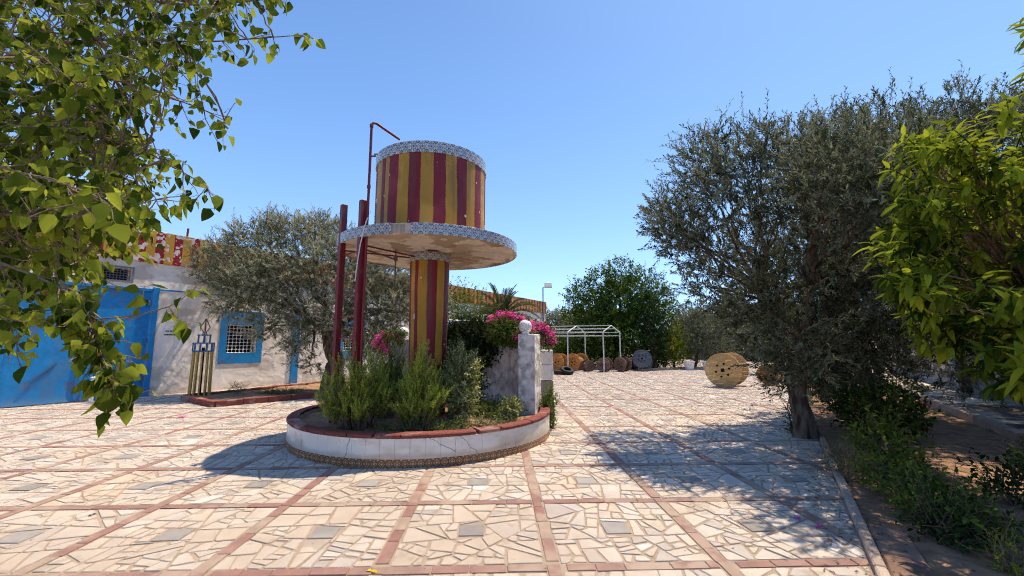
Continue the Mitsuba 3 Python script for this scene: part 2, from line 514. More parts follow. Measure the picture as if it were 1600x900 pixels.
leafmat('m_palm', (0.05, 0.075, 0.03), (0.14, 0.17, 0.07), trans=0.25, rough=0.45)
leafmat('m_greenleaf', (0.02, 0.05, 0.012), (0.16, 0.24, 0.035), trans=0.32, rough=0.4)
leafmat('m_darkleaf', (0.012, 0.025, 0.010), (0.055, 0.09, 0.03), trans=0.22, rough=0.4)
leafmat('m_paleleaf', (0.10, 0.15, 0.03), (0.56, 0.60, 0.27), trans=0.25, rough=0.6)
leafmat('m_bract', (0.78, 0.05, 0.36), (0.95, 0.24, 0.62), trans=0.4, rough=0.6)
leafmat('m_yellowleaf', (0.70, 0.45, 0.03), (0.85, 0.62, 0.08), trans=0.3)
leafmat('m_redpetal', (0.25, 0.01, 0.01), (0.42, 0.02, 0.02), trans=0.3)
leafmat('m_olive', (0.04, 0.05, 0.025), (0.28, 0.30, 0.19), trans=0.25, rough=0.42)
leafmat('m_olivepale', (0.12, 0.13, 0.065), (0.50, 0.50, 0.33), trans=0.25, rough=0.4)

# ------------------------------------------------------------------ leaf shapes (x along the leaf, y across, z up), foliage builders
def leaf_shape(n, width, fold=0.12, droop=0.25, blunt=1.0, heart=0.0):
    """A leaf of unit length as two rows of quads about a midrib."""
    t = np.linspace(0, 1, n + 1)
    w = width / 2 * np.clip(np.sin(np.pi * t ** blunt), 0, 1) ** 0.8
    if heart:
        w = width / 2 * (np.sqrt(np.clip(t / 0.18, 0, 1)) * (1 - np.clip((t - 0.25) / 0.75, 0, 1) ** 1.7))
    z = -droop * t ** 2
    x = t - 0.06 * droop * t
    back = np.where(t < 0.15, -heart * 0.12, 0)
    mid = np.stack([x, 0 * t, z], -1)
    le = np.stack([x + back * (w > 0.01), w, z + fold * w * 2], -1)
    ri = np.stack([x + back * (w > 0.01), -w, z + fold * w * 2], -1)
    v = np.vstack([mid, le, ri])
    m = n + 1
    f = []
    for k in range(n):
        for off, fl in ((m, False), (2 * m, True)):
            q = [k, k + 1, off + k + 1, off + k]
            a, b = [q[0], q[1], q[2]], [q[0], q[2], q[3]]
            for tri in (a, b):
                tri = tri[::-1] if fl else tri
                p = v[tri]
                if np.linalg.norm(np.cross(p[1] - p[0], p[2] - p[0])) > 1e-7:
                    f.append(tri)
    return v, np.array(f)


RHOMB = (np.array([[0, 0, 0], [0.45, 0.5, 0.06], [1, 0, -0.05], [0.45, -0.5, 0.06]]), np.array([[0, 2, 1], [0, 3, 2]]))
SIMPLE = leaf_shape(2, 0.45, 0.1, 0.2)
MULB = leaf_shape(5, 0.82, 0.10, 0.22, heart=1.0)
LANCE = leaf_shape(5, 0.32, 0.16, 0.30, blunt=0.85)
OVAL = leaf_shape(4, 0.62, 0.12, 0.22)


def frames(A, N):
    A = unit(A)
    N = N - A * (A * N).sum(-1, keepdims=True)
    N = unit(N)
    return A, np.cross(N, A), N


def leaf_arrays(shape, P, A, N, S, W=None, U=None):
    """Vertices (n, k, 3), the shape's faces, uv (n, k, 2)."""
    v, f = shape
    A, B, N = frames(A, N)
    S = np.broadcast_to(S, (len(P),))
    W = S if W is None else np.broadcast_to(W, (len(P),))
    v = v[None] if v.ndim == 2 else v[np.arange(len(P)) * 7919 % len(v)]
    V = P[:, None] + (v[:, :, :1] * S[:, None, None]) * A[:, None] + (v[:, :, 1:2] * W[:, None, None]) * B[:, None] + (v[:, :, 2:3] * S[:, None, None]) * N[:, None]
    U = np.zeros(len(P)) if U is None else U
    uv = np.stack([np.broadcast_to(U[:, None], V.shape[:2]), np.broadcast_to(v[:, :, 0], V.shape[:2])], -1)
    return V, f, uv


def add_leaves(mb, shape, P, A, N, S, W=None, U=None):
    V, f, uv = leaf_arrays(shape, P, A, N, S, W, U)
    n, k = V.shape[:2]
    F_ = (f[None] + (np.arange(n) * k)[:, None, None]).reshape(-1, 3)
    return mb.add(V.reshape(-1, 3), F_, uv.reshape(-1, 2))


def rnd_dirs(rng, n):
    return unit(rng.normal(size=(n, 3)))


def in_ball(rng, n, lo=0.0):
    return rnd_dirs(rng, n) * ((lo ** 3 + (1 - lo ** 3) * rng.random(n)) ** (1 / 3))[:, None]


def spray_leaves(rng, mb, twigs, base, dirn, length, nleaf, shape, size, width, spread=0.9, up=0.0, tone=(0, 1), tipgain=0.0, twig_r=0.004):
    """Leaves in pairs along many twigs; twigs (a mesh builder) takes the twigs."""
    n = len(base)
    dirn = unit(dirn)
    side = unit(np.cross(dirn, rnd_dirs(rng, n)))
    bend = rng.normal(0, 0.16, (n, 3)) + np.array([0, 0, up])
    t = (np.arange(nleaf) + 0.6) / nleaf
    length = np.broadcast_to(length, (n,))
    pos = base[:, None] + dirn[:, None] * (t[None, :, None] * length[:, None, None]) + bend[:, None] * (t[None, :, None] ** 2 * length[:, None, None])
    ax = unit(dirn[:, None] + 2 * t[None, :, None] * bend[:, None])
    ang = np.where(np.arange(nleaf) % 2 == 0, 0, np.pi) + (np.arange(nleaf) // 2) * (np.pi / 2)
    ang = ang[None] + rng.normal(0, 0.35, (n, nleaf))
    s2 = np.cross(dirn, side)
    lat = np.cos(ang)[..., None] * side[:, None] + np.sin(ang)[..., None] * s2[:, None]
    A = unit(ax + spread * lat + rng.normal(0, 0.15, (n, nleaf, 3)))
    N = unit(ax * 0.8 - 0.3 * lat + np.array([0, 0, 0.6]) + rng.normal(0, 0.3, (n, nleaf, 3)))
    S = size * rng.uniform(0.7, 1.15, (n, nleaf))
    U = np.clip(np.broadcast_to(rng.uniform(*tone, (n, 1)), (n, nleaf)) + rng.normal(0, 0.16, (n, nleaf)) + tipgain * (t[None] - 0.6), 0, 1)
    add_leaves(mb, shape, pos.reshape(-1, 3), A.reshape(-1, 3), N.reshape(-1, 3), S.reshape(-1), (S * width).reshape(-1), U.reshape(-1))
    if twigs is not None:
        tt = np.array([0, 1.0])
        P = base[:, None] + dirn[:, None] * (tt[None, :, None] * length[:, None, None]) + bend[:, None] * (tt[None, :, None] ** 2 * length[:, None, None])
        rr = twig_r * np.array([1, 0.35])
        an = np.arange(3) * 2 * np.pi / 3
        V = P[:, :, None] + rr[None, :, None, None] * (np.cos(an)[None, None, :, None] * side[:, None, None] + np.sin(an)[None, None, :, None] * s2[:, None, None])
        q = []
        for i in range(1):
            for j in range(3):
                q.append([i * 3 + j, i * 3 + (j + 1) % 3, (i + 1) * 3 + (j + 1) % 3, (i + 1) * 3 + j])
        q = np.array(q)
        twigs.add(V.reshape(-1, 3), (q[None] + (np.arange(n) * 6)[:, None, None]).reshape(-1, 4))


def crooked(rng, a, b, n=6, wob=0.08, sag=0.0):
    a, b = np.asarray(a, float), np.asarray(b, float)
    t = np.linspace(0, 1, n)
    L = np.linalg.norm(b - a)
    w = np.cumsum(rng.normal(0, wob * L / n ** 0.5, (n, 3)), 0)
    w = w - w[:1] - t[:, None] * (w[-1:] - w[:1])
    p = a + (b - a) * t[:, None] + w
    p[:, 2] -= sag * L * np.sin(np.pi * t)
    return p


def gnarled_trunk(rng, pts, rad, sides=14, lump=0.25, seed=0):
    mb = MB()
    p = np.asarray(pts, float)
    # resample
    d = np.r_[0, np.cumsum(np.linalg.norm(np.diff(p, axis=0), axis=1))]
    s = np.linspace(0, d[-1], max(10, int(d[-1] / 0.06)))
    q = np.stack([np.interp(s, d, p[:, k]) for k in range(3)], -1)
    q[:, :2] += (meshkit.fbm(np.stack([s * 2, s * 0 + seed, s * 0], -1)) - 0.5)[:, None] * 0.12
    r = np.interp(s, d, rad)
    mb.tube(q, r, sides)
    v, f, uv = mb.done()
    k = len(q) * sides
    c = np.repeat(q, sides, axis=0)
    off = v[:k] - c
    ang = np.tile(np.arange(sides) * 2 * np.pi / sides, len(q))
    hh = np.repeat(s, sides)
    nz = meshkit.fbm(np.stack([np.cos(ang) * 1.6 + 3, np.sin(ang) * 1.6 + seed, hh * 1.2], -1), 3)
    v[:k] = c + off * (1 + lump * 2 * (nz - 0.5))[:, None]
    out = MB()
    out.add(v, f, uv)
    return out


# ------------------------------------------------------------------ the ground, the paving
DW = np.array([math.sin(math.radians(33)), math.cos(math.radians(33)), 0.0])       # along the long building
NW = np.array([DW[1], -DW[0], 0.0])                                              # out of its wall, towards the court
P0 = np.array([-11.2, 10.95, 0.0])
KA, KD = np.array([2.53, 2.93]), unit(np.array([0.5645, 0.8254]))                # kerb of the right-hand bed
KN = np.array([KD[1], -KD[0]])


def W(s, d, z):
    return P0 + DW * s + NW * d + np.array([0, 0, z])


def K(s, d, z=0.0):
    q = KA + KD * s + KN * d
    return np.array([q[0], q[1], z])


mb = MB()
g = np.array([-400, -60, -20, -5, 5, 20, 60, 400.0])
gx, gy = np.meshgrid(g, g, indexing='ij')
n_ = len(g)
i, j = np.meshgrid(np.arange(n_ - 1), np.arange(n_ - 1), indexing='ij')
q = np.stack([i * n_ + j, (i + 1) * n_ + j, (i + 1) * n_ + j + 1, i * n_ + j + 1], -1).reshape(-1, 4)
mb.add(np.stack([gx, gy + 10, gx * 0 - 0.06], -1).reshape(-1, 3), q)
struct('ground', mb, 'm_ground', 'bare brown earth around and beyond the paved court')

# base sheet of mortar
pav = MB()
A_, B_ = W(-14, -0.02, 0), W(34, -0.02, 0)
C_, D_ = K(32, 0, 0), K(-7, 0, 0)
pav.add([D_, C_, [C_[0], B_[1], 0], B_, A_, [A_[0], D_[1], 0]], [[0, 1, 2], [0, 2, 3], [0, 3, 4], [0, 4, 5]])
struct('paving', pav, 'm_grout', 'court paved with broken cream marble between red tile bands')

BEDL = np.array([[-8.35, 11.75], [-6.75, 10.55], [-4.35, 12.9], [-3.6, 16.5], [-5.5, 17.3]])
PLR = 2.15


def clip(poly, n, c):
    """Convex polygon cut by the half plane n.x <= c."""
    nx, ny, c = float(n[0]), float(n[1]), float(c)
    P = poly.tolist()
    d = [x * nx + y * ny - c for x, y in P]
    out = []
    m = len(P)
    for k in range(m):
        k2 = (k + 1) % m
        da, db = d[k], d[k2]
        if da <= 0:
            out.append(P[k])
        if da * db < 0:
            t_ = da / (da - db)
            out.append([P[k][0] + (P[k2][0] - P[k][0]) * t_, P[k][1] + (P[k2][1] - P[k][1]) * t_])
    return np.array(out) if len(out) > 2 else None


def area_edge(p):
    P = p.tolist()
    a = e = 0.0
    x0, y0 = P[-1]
    for x1, y1 in P:
        a += x0 * y1 - x1 * y0
        e += math.sqrt((x1 - x0) ** 2 + (y1 - y0) ** 2)
        x0, y0 = x1, y1
    return 0.5 * abs(a), e


def parea(p):
    return area_edge(p)[0]


def cut(poly, pt, ang):
    n = np.array([math.cos(ang), math.sin(ang)])
    c = n @ pt
    return clip(poly, n, c), clip(poly, -n, -c)


def round_(p):
    a, e = area_edge(p)
    return 4 * math.pi * a / (e * e)


def chip(poly, rng):
    """Break off some corners."""
    out, m = [], len(poly)
    for k in range(m):
        a, b, c = poly[k - 1], poly[k], poly[(k + 1) % m]
        la, lc = np.hypot(*(a - b)), np.hypot(*(c - b))
        co = (a - b) @ (c - b) / (la * lc + 1e-9)
        if rng.random() < 0.35 + 0.5 * (co > 0.3) and min(la, lc) > 0.03:
            r1, r2 = rng.uniform(0.006, 0.024, 2) * (1 + max(co, 0))
            out += [b + (a - b) / la * min(r1, la * 0.4), b + (c - b) / lc * min(r2, lc * 0.4)]
        else:
            out.append(b)
    return np.array(out)


def inset(poly, gap):
    q = poly
    m = len(poly)
    ctr = poly.mean(0)
    for k in range(m):
        a, b = poly[k], poly[(k + 1) % m]
        e = b - a
        L = np.hypot(*e)
        if L < 1e-6:
            continue
        n = np.array([e[1], -e[0]]) / L
        if n @ (ctr - a) > 0:
            n = -n
        q = clip(q, n, n @ a - gap)
        if q is None or parea(q) < 4e-4:
            return None
    # drop points that almost coincide
    keep = [k for k in range(len(q)) if np.hypot(*(q[k] - q[k - 1])) > 0.006]
    return q[keep] if len(keep) > 2 else None


def slab(poly, rng, z, bev=0.005, jit=0.0, plain=False):
    """A flat stone: top, chamfer, short skirt down into the mortar."""
    m = len(poly)
    x, y = poly[:, 0], poly[:, 1]
    if (x * np.roll(y, -1) - y * np.roll(x, -1)).sum() < 0:
        poly = poly[::-1]
    if jit:
        poly = poly + rng.normal(0, jit, poly.shape)
    ctr = poly.mean(0)
    d = poly - ctr
    L = np.linalg.norm(d, axis=1, keepdims=True) + 1e-9
    top = ctr + d * (1 - np.minimum(bev / L, 0.4))
    tilt = rng.normal(0, 0.004, 2)
    zt = z + d @ tilt
    v = np.vstack([np.c_[top, zt], np.c_[poly, zt - bev * 0.8], np.c_[poly, np.full(m, -0.004)]])
    f = [[0, k, k + 1] for k in range(1, m - 1)]
    if plain:
        v = np.vstack([v[:m], v[2 * m:]])
    for k in range(m):
        k2 = (k + 1) % m
        for o in ((0,) if plain else (0, m)):
            f += [[o + k, o + m + k, o + m + k2], [o + k, o + m + k2, o + k2]]
    return v, np.array(f), np.broadcast_to([rng.random(), 0.5], (len(v), 2))


rng = np.random.default_rng(11)
CELL, OX, OY, BW = 1.2011, -0.8046, 3.0986, 0.098
stones, bands, greys = [], [], []
bedpoly = Polygon(BEDL[:, :2])


def fits(q):
    q2 = clip(q, -NW[:2], -(NW[:2] @ P0[:2] + 0.0))
    if q2 is None:
        return None
    return clip(q2, KN, KN @ KA - 0.01)


def okspot(c):
    return np.hypot(*(c - TC)) > PLR - 0.05 and not bedpoly.contains(Point(c)) and c[1] < 27


for ix in range(-12, 16):
    for iy in range(-4, 20):
        x0, y0 = OX + ix * CELL, OY + iy * CELL
        ctr = np.array([x0 + CELL / 2, y0 + CELL / 2])
        if (ctr - P0[:2]) @ NW[:2] < -1 or (ctr - KA) @ KN > 1 or ctr[1] < 0 or ctr[1] > 26 or abs(ctr[0] - 0.035 * ctr[1]) > 1.35 * ctr[1] + 1.6:
            continue
        h = BW / 2 + 0.002
        cell = np.array([[x0 + h, y0 + h], [x0 + CELL - h, y0 + h], [x0 + CELL - h, y0 + CELL - h], [x0 + h, y0 + CELL - h]])
        ts = 0.108
        a = rng.normal(0, 0.02)
        R2 = np.array([[math.cos(a), -math.sin(a)], [math.sin(a), math.cos(a)]])
        tile = ctr + np.array([[-ts, -ts], [ts, -ts], [ts, ts], [-ts, ts]]) @ R2.T
        todo, done_ = [(cell, True)], []
        while todo:
            poly, has = todo.pop()
            ar = parea(poly)
            if has:
                best = None
                if ar > 0.16:
                    for _ in range(8):
                        th = rng.uniform(0, 2 * np.pi)
                        n = np.array([math.cos(th), math.sin(th)])
                        m_ = (tile @ n).max() + rng.uniform(0, 0.16) * (rng.random() < 0.7)
                        c1, c2 = clip(poly, n, m_), clip(poly, -n, -m_)
                        if c1 is None or c2 is None or parea(c2) < 0.012:
                            continue
                        sc = round_(c2) + 0.6 * round_(c1) + rng.normal(0, 0.05)
                        if best is None or sc > best[0]:
                            best = (sc, c1, c2)
                if best is not None and best[0] > 0.62:
                    todo += [(best[1], True), (best[2], False)]
                    continue
                rest = poly
                for k in rng.permutation(4):
                    p, q_ = tile[k], tile[(k + 1) % 4]
                    e = q_ - p
                    n = np.array([e[1], -e[0]])
                    n /= np.linalg.norm(n)
                    th = rng.normal(0, 0.16)
                    n2 = np.array([n[0] * math.cos(th) - n[1] * math.sin(th), n[0] * math.sin(th) + n[1] * math.cos(th)])
                    m_ = (tile @ n2).max()
                    o = clip(rest, -n2, -m_)
                    rest2 = clip(rest, n2, m_)
                    if o is not None and parea(o) > 0.001:
                        todo.append((o, False))
                    if rest2 is not None:
                        rest = rest2
                continue
            goal = 0.0150 * math.exp(rng.normal(0.15, 0.6))
            if ar < goal * 1.6 or ar < 0.012:
                done_.append(poly)
                continue
            cv = np.cov(poly.T)
            w_, e_ = np.linalg.eigh(cv)
            longax = math.atan2(e_[1, 1], e_[0, 1])
            strip = rng.random() < 0.16
            best = None
            for _ in range(6 if ctr[1] < 9 else 3):
                th = longax + (np.pi / 2 if strip else 0) + rng.normal(0, 0.5)
                c1, c2 = cut(poly, rng.dirichlet(np.ones(len(poly)) * 2.5) @ poly, th)
                if c1 is None or c2 is None or min(parea(c1), parea(c2)) < 0.004:
                    continue
                sc = min(round_(c1), round_(c2)) + rng.normal(0, 0.06)
                if best is None or sc > best[0]:
                    best = (sc, c1, c2)
            if best is None:
                done_.append(poly)
                continue
            todo += [(best[1], False), (best[2], False)]
        for poly in done_:
            q2 = fits(poly)
            if q2 is None or not okspot(q2.mean(0)):
                continue
            q2 = inset(q2, abs(rng.normal(0.0062, 0.003)) + 0.003)
            if q2 is None:
                continue
            if ctr[1] < 9:
                q2 = chip(q2, rng)
            stones.append(slab(q2, rng, 0.007 + rng.normal(0, 0.0014), jit=0.003, plain=ctr[1] > 9))
        tile2 = fits(tile)
        if tile2 is not None and okspot(ctr):
            q2 = inset(tile2, 0.007)
            if q2 is not None:
                greys.append(slab(q2, rng, 0.009))
        # the two bands that start at this crossing
        for axis in (0, 1):
            t0 = rng.uniform(-0.05, 0.05) + BW / 2
            while t0 < CELL + (BW / 2 if axis else -BW / 2) - 0.03:
                L = min(rng.choice([0.2, 0.26, 0.33, 0.33]), CELL + (BW / 2 if axis else -BW / 2) - t0)
                w2 = BW / 2 - abs(rng.normal(0.004, 0.003))
                o = rng.normal(0, 0.003)
                r_ = [[t0 + 0.004, -w2 + o], [t0 + L - 0.004, -w2 + o], [t0 + L - 0.004, w2 + o], [t0 + 0.004, w2 + o]]
                p = np.array(r_)
                p = p if axis == 0 else p[:, ::-1]
                p = p + np.array([x0, y0])
                t0 += L
                p = fits(p)
                if p is not None and parea(p) > 0.002 and okspot(p.mean(0)):
                    bands.append(slab(p, rng, 0.008 + rng.normal(0, 0.0008), bev=0.004, jit=0.0015))


def pieces(owner, name, field, items, bsdf, limit):
    """The largest in view as parts of their own, the rest as one part."""
    def seen(it):
        p, w = project(it[0])
        if (w < 0.1).any():
            return 0
        c = p.mean(0)
        if not (-10 < c[0] < 1610 and c[1] < 910):
            return 0
        x = p[:len(p) // (2 if c[1] < 650 else 3)]
        return parea(x)
    order = np.argsort([-seen(it) for it in items], kind='stable')
    for k in order[:limit]:
        key = numbered(f'{owner}__{name}')
        v, f, uv = items[k]
        scene[key] = mikit.ply((v, f), bsdf, uv=uv)
    rest = MB()
    for k in order[limit:]:
        rest.add(*items[k])
    if len(order) > limit:
        part(owner, field, rest, bsdf, kind='stuff')


pieces('paving', 'stone', 'stone_field', stones, 'm_stone', 300)
pieces('paving', 'red_tile', 'red_tile_field', bands, 'm_band', 260)
pieces('paving', 'grey_tile', 'grey_tile_field', greys, 'm_greytile', 90)

# ------------------------------------------------------------------ the long building on the left
b = thing('building', 'long white building with blue gate and striped red and yellow parapet', 'building')
HT, HB = 4.82, 3.87
S0, S1 = -14.0, 27.8


def wbox(mb, s0, s1, d0, d1, z0, z1, bevel=0.0):
    c = W((s0 + s1) / 2, (d0 + d1) / 2, (z0 + z1) / 2)
    return mb.box(c, (s1 - s0, d1 - d0, z1 - z0), np.array([DW, NW, [0, 0, 1]]), bevel)


holes = [(0.78, 1.43, 3.27, 3.62), (3.50, 3.95, 3.35, 3.66), (4.04, 5.00, 1.19, 2.12), (-3.5, 2.0, 0.0, 3.06), (8.55, 9.5, 1.19, 2.12)]
face = sbox(S0, -0.3, S1, HB + 0.1)
for (a, c, d, e) in holes:
    face = face.difference(sbox(a, d, c, e))
mb = MB()
mb.prism(face, (W(0, -0.25, 0), DW, np.array([0, 0, 1.0])), -0.25 if np.cross(DW, [0, 0, 1.0]) @ NW < 0 else 0.25)
v_, f_, u_ = mb.done()
part(b, 'wall', mb, 'm_wall')
mb = MB()
wbox(mb, S0, S1, -9.0, -0.9, -0.3, HB + 0.3)
wbox(mb, S0, S0 + 0.3, -0.9, -0.25, -0.3, HB)
wbox(mb, S1 - 0.25, S1, -0.9, -0.25, -0.3, HB)
part(b, 'rear_wall', mb, 'm_wall')
mb = MB()
wbox(mb, S0 - 0.06, S1 + 0.06, -0.3, 0.075, HB, HT, 0.012)
wbox(mb, S1 - 0.24, S1 + 0.06, -9.0, -0.302, HB, HT, 0.012)
part(b, 'parapet', mb, 'm_parapet', label='parapet painted in peeling red and yellow stripes')
mb = MB()
wbox(mb, 2.08, 4.4, 0.001, 0.014, 3.07, 3.11)
part(b, 'blue_trim', mb, 'm_blue')
for s_ in (6.30, 14.4, 22.0):
    mb = MB()
    wbox(mb, s_, s_ + 0.28, -0.004, 0.06, -0.05, HB - 0.75, 0.01)
    part(b, 'pilaster', mb, 'm_blue')
# the gate: two sheet leaves, frame, seam, dents
gate = b + '__gate'
leafw = 2.70
for k, (s0, s1) in enumerate(((-3.44, -0.755), (-0.745, 0.63), (0.645, 1.94))):
    nx, nz = 30, 36
    ss, zz = np.meshgrid(np.linspace(s0, s1, nx), np.linspace(0.03, 3.02, nz), indexing='ij')
    nzv = meshkit.fbm(np.stack([ss * 1.1, zz * 1.1, ss * 0 + k * 3], -1), 3) - 0.5
    dd = -0.045 + 0.05 * nzv + 0.012 * np.exp(-((zz % 0.98 - 0.03) / 0.02) ** 2)
    v = (P0 + DW * ss[..., None] + NW * dd[..., None] + np.array([0, 0, 1.0]) * zz[..., None]).reshape(-1, 3)
    i, j = np.meshgrid(np.arange(nx - 1), np.arange(nz - 1), indexing='ij')
    qd = np.stack([i * nz + j, (i + 1) * nz + j, (i + 1) * nz + j + 1, i * nz + j + 1], -1).reshape(-1, 4)
    m2 = MB().add(v, qd)
    part(b, 'gate_leaf', m2, 'm_blue', smooth=True)
mb = MB()
wbox(mb, 1.95, 2.10, -0.1, 0.05, 0.0, 3.16, 0.01)
part(b, 'gate_post', mb, 'm_blue')
mb = MB()
wbox(mb, -3.5, 1.948, -0.1, 0.025, 3.02, 3.11, 0.008)
part(b, 'gate_lintel', mb, 'm_blue')
for s_ in (-0.75, 0.635):
    mb = MB()
    wbox(mb, s_ - 0.035, s_ + 0.035, -0.02, 0.008, 0.03, 3.0, 0.006)
    part(b, 'gate_seam', mb, 'm_blue')
mb = MB()
a0, a1 = W(-0.25, -0.005, 0.55), W(0.18, -0.005, 1.02)
mb.box((a0 + a1) / 2, (np.linalg.norm(a1 - a0), 0.03, 0.05), np.array([unit(a1 - a0), NW, np.cross(unit(a1 - a0), NW)]), 0.006)
part(b, 'gate_bolt', mb, 'm_bluebar')


for z_ in (0.45, 1.5, 2.6):
    part(b, 'gate_hinge', wbox(MB(), 1.86, 1.955, 0.0, 0.035, z_, z_ + 0.14, 0.008), 'm_bluebar')
part(b, 'gate_handle', MB().tube([W(-0.62, -0.02, 1.05), W(-0.62, 0.05, 1.08), W(-0.62, 0.05, 1.30), W(-0.62, -0.02, 1.33)], 0.012, 7), 'm_greymetal')


def window(s0, s1, z0, z1, margin):
    w = part(b, 'window', *[(lambda m: (wbox(m, s0, s1, -0.5, -0.3, z0, z1), m)[1])(MB()), 'm_void'])
    if margin:
        fr = sbox(s0 - margin[0], z0 - margin[1], s1 + margin[2], z1 + margin[3]).difference(sbox(s0, z0, s1, z1))
        m = MB()
        sign = 1 if np.cross(DW, [0, 0, 1.0]) @ NW > 0 else -1
        m.prism(fr, (W(0, 0.001, 0), DW, np.array([0, 0, 1.0])), 0.022 * sign)
        part(w, 'frame', m, 'm_blue')
    else:
        m = MB()
        for q4 in ((s0 - 0.04, s1 + 0.04, z0 - 0.045, z0), (s0 - 0.04, s1 + 0.04, z1, z1 + 0.045), (s0 - 0.04, s0, z0, z1), (s1, s1 + 0.04, z0, z1)):
            wbox(m, q4[0], q4[1], 0.001, 0.02, q4[2], q4[3])
        part(w, 'frame', m, 'm_greymetal')
    m = MB()
    ns, nz_ = (8, 8) if margin else (9, 5)
    r = 0.009
    for k in range(ns + 1):
        s_ = s0 + (s1 - s0) * k / ns
        m.tube([W(s_, -0.12, z0), W(s_, -0.12, z1)], r, 5, False)
    for k in range(nz_ + 1):
        z_ = z0 + (z1 - z0) * k / nz_
        m.tube([W(s0, -0.105, z_), W(s1, -0.105, z_)], r, 5, False)
        if margin:
            for q_ in range(ns + 1):
                ring_sphere(m, W(s0 + (s1 - s0) * q_ / ns, -0.108, z_), 0.028, 1)
    part(w, 'grille', m, 'm_white' if margin else 'm_greymetal')
    return w


window(0.78, 1.43, 3.27, 3.62, None)
window(3.50, 3.95, 3.35, 3.66, None)
window(4.04, 5.00, 1.19, 2.12, (0.21, 0.36, 0.20, 0.48))
window(8.55, 9.50, 1.19, 2.12, (0.21, 0.36, 0.20, 0.48))
sg = thing('name_plate', 'small white name plate with dark lettering beside the blue gate', 'sign')
mb = MB()
wbox(mb, 2.32, 2.64, 0.002, 0.016, 1.745, 1.975, 0.003)
part(sg, 'plate', mb, 'm_white')
mb = MB()
tm = meshkit.text_mesh('Ste Meya', 0.062, 0.002, bold=True)
tv = np.array(tm.vertices)
wd = tv[:, 0].max() - tv[:, 0].min()
sc_ = 0.27 / wd
mb.add(W(2.345, 0.0165, 1.845) + DW * tv[:, :1] * sc_ + np.array([0, 0, 1.0]) * tv[:, 1:2] + NW * tv[:, 2:3], np.array(tm.faces))
wbox(mb, 2.325, 2.635, 0.0165, 0.018, 1.75, 1.785)
part(sg, 'lettering', mb, 'm_ink')
mb = MB()
mb.tube([W(2.69, -0.1, HT - 0.02), W(2.7, -0.1, HT + 0.3)], 0.03, 6)
single('roof_stub', mb, 'm_redmetal', 'short rusty pipe stub standing on the striped parapet', 'pipe')
mb = MB()
mb.box(W(0.865, 0.10, 0.30), (0.09, 0.09, 0.68), np.array([DW, NW, [0, 0, 1]]), 0.012)
single('white_post', mb, 'm_white', 'short white post standing against the blue gate', 'post')
# floodlight at the far corner
fl = thing('floodlight', 'floodlight on a thin pole above the far end of the long building', 'floodlight')
e = W(27.2, 0.1, 0)
mb = MB()
mb.tube([[e[0], e[1], 3.2], [e[0], e[1], 5.95]], 0.05, 8)
part(fl, 'pole', mb, 'm_greymetal')
mb = MB()
mb.box([e[0] + 0.25, e[1], 5.95], (0.5, 0.06, 0.06), None, 0.01)
part(fl, 'arm', mb, 'm_greymetal')
mb = MB()
mb.box([e[0] + 0.42, e[1] - 0.1, 6.12], (0.62, 0.22, 0.42), np.array([[1, 0, 0], [0, 0.9, -0.43], [0, 0.43, 0.9]]), 0.04)
part(fl, 'lamp', mb, 'm_whitemetal')

# ------------------------------------------------------------------ the water tower
t = thing('water_tower', 'round water tower with red and yellow stripes and blue tile rims', 'water tower')
ZB, ZT, RS, RTK = 3.13, 3.29, 1.59, 1.0
seg = 128
# underside with fallen plaster
rr = np.linspace(0.05, RS - 0.012, 40)
an = np.linspace(0, 2 * np.pi, seg, endpoint=False)
Rg, Ag = np.meshgrid(rr, an, indexing='ij')
X, Y = TC[0] + Rg * np.cos(Ag), TC[1] + Rg * np.sin(Ag)
nz1 = meshkit.fbm(np.stack([X * 1.4, Y * 1.4, X * 0 + 2], -1), 5)
nz2 = meshkit.fbm(np.stack([X * 7, Y * 7, X * 0], -1), 3)
sp = np.clip((nz1 - 0.52) / 0.02, 0, 1)
Z = ZB + 0.005 + 0.030 * sp + 0.014 * (nz2 - 0.5)
Z[-1] = np.minimum(Z[-1], ZB + 0.02)
v = np.stack([X, Y, Z], -1).reshape(-1, 3)
m_ = seg
i, j = np.meshgrid(np.arange(len(rr) - 1), np.arange(seg), indexing='ij')
qd = np.stack([i * m_ + j, i * m_ + (j + 1) % m_, (i + 1) * m_ + (j + 1) % m_, (i + 1) * m_ + j], -1).reshape(-1, 4)
mb = MB().add(v, qd)
mb.lathe(TC, [(RS - 0.012, ZB + 0.004), (RS - 0.012, ZT - 0.002), (RTK - 0.05, ZT + 0.015)], seg)
slabkey = part(t, 'platform', mb, 'm_concrete')
nt = 68
da = 2 * np.pi / nt
for k in range(nt):
    a0 = BETA + (k - nt / 2) * da
    deg = math.degrees(a0 - BETA)
    if -24.5 < deg < -13.5:
        continue
    part(slabkey, 'rim_tile', MB().arcblock(TC, RS - 0.02, RS + 0.004, a0 + 0.0012, a0 + da - 0.0012, ZB - 0.004, ZT + 0.004), 'm_azulejo')
for k in range(4):
    a0 = BETA + math.radians(-24.3 + 2.65 * k)
    part(slabkey, 'bare_patch', MB().arcblock(TC, RS - 0.02, RS - 0.009 + 0.003 * (k % 2), a0, a0 + math.radians(2.75), ZB + 0.004 * (k % 3), ZT - 0.003 * k, 3, 0.008), 'm_kerb')
mb = MB()
an = np.linspace(0, 2 * np.pi, 129)
TZ0, TZ1 = ZT + 0.01, 4.86
mb.lathe(TC, [(RTK, TZ0), (RTK, 4.64), (RTK, TZ1 - 0.01), (RTK - 0.1, TZ1 - 0.008), (RTK - 0.1, 4.2), (0.01, 4.2)], 128)
tank = part(t, 'tank', mb, 'm_tank', smooth=40)
ntk = 44
da = 2 * np.pi / ntk
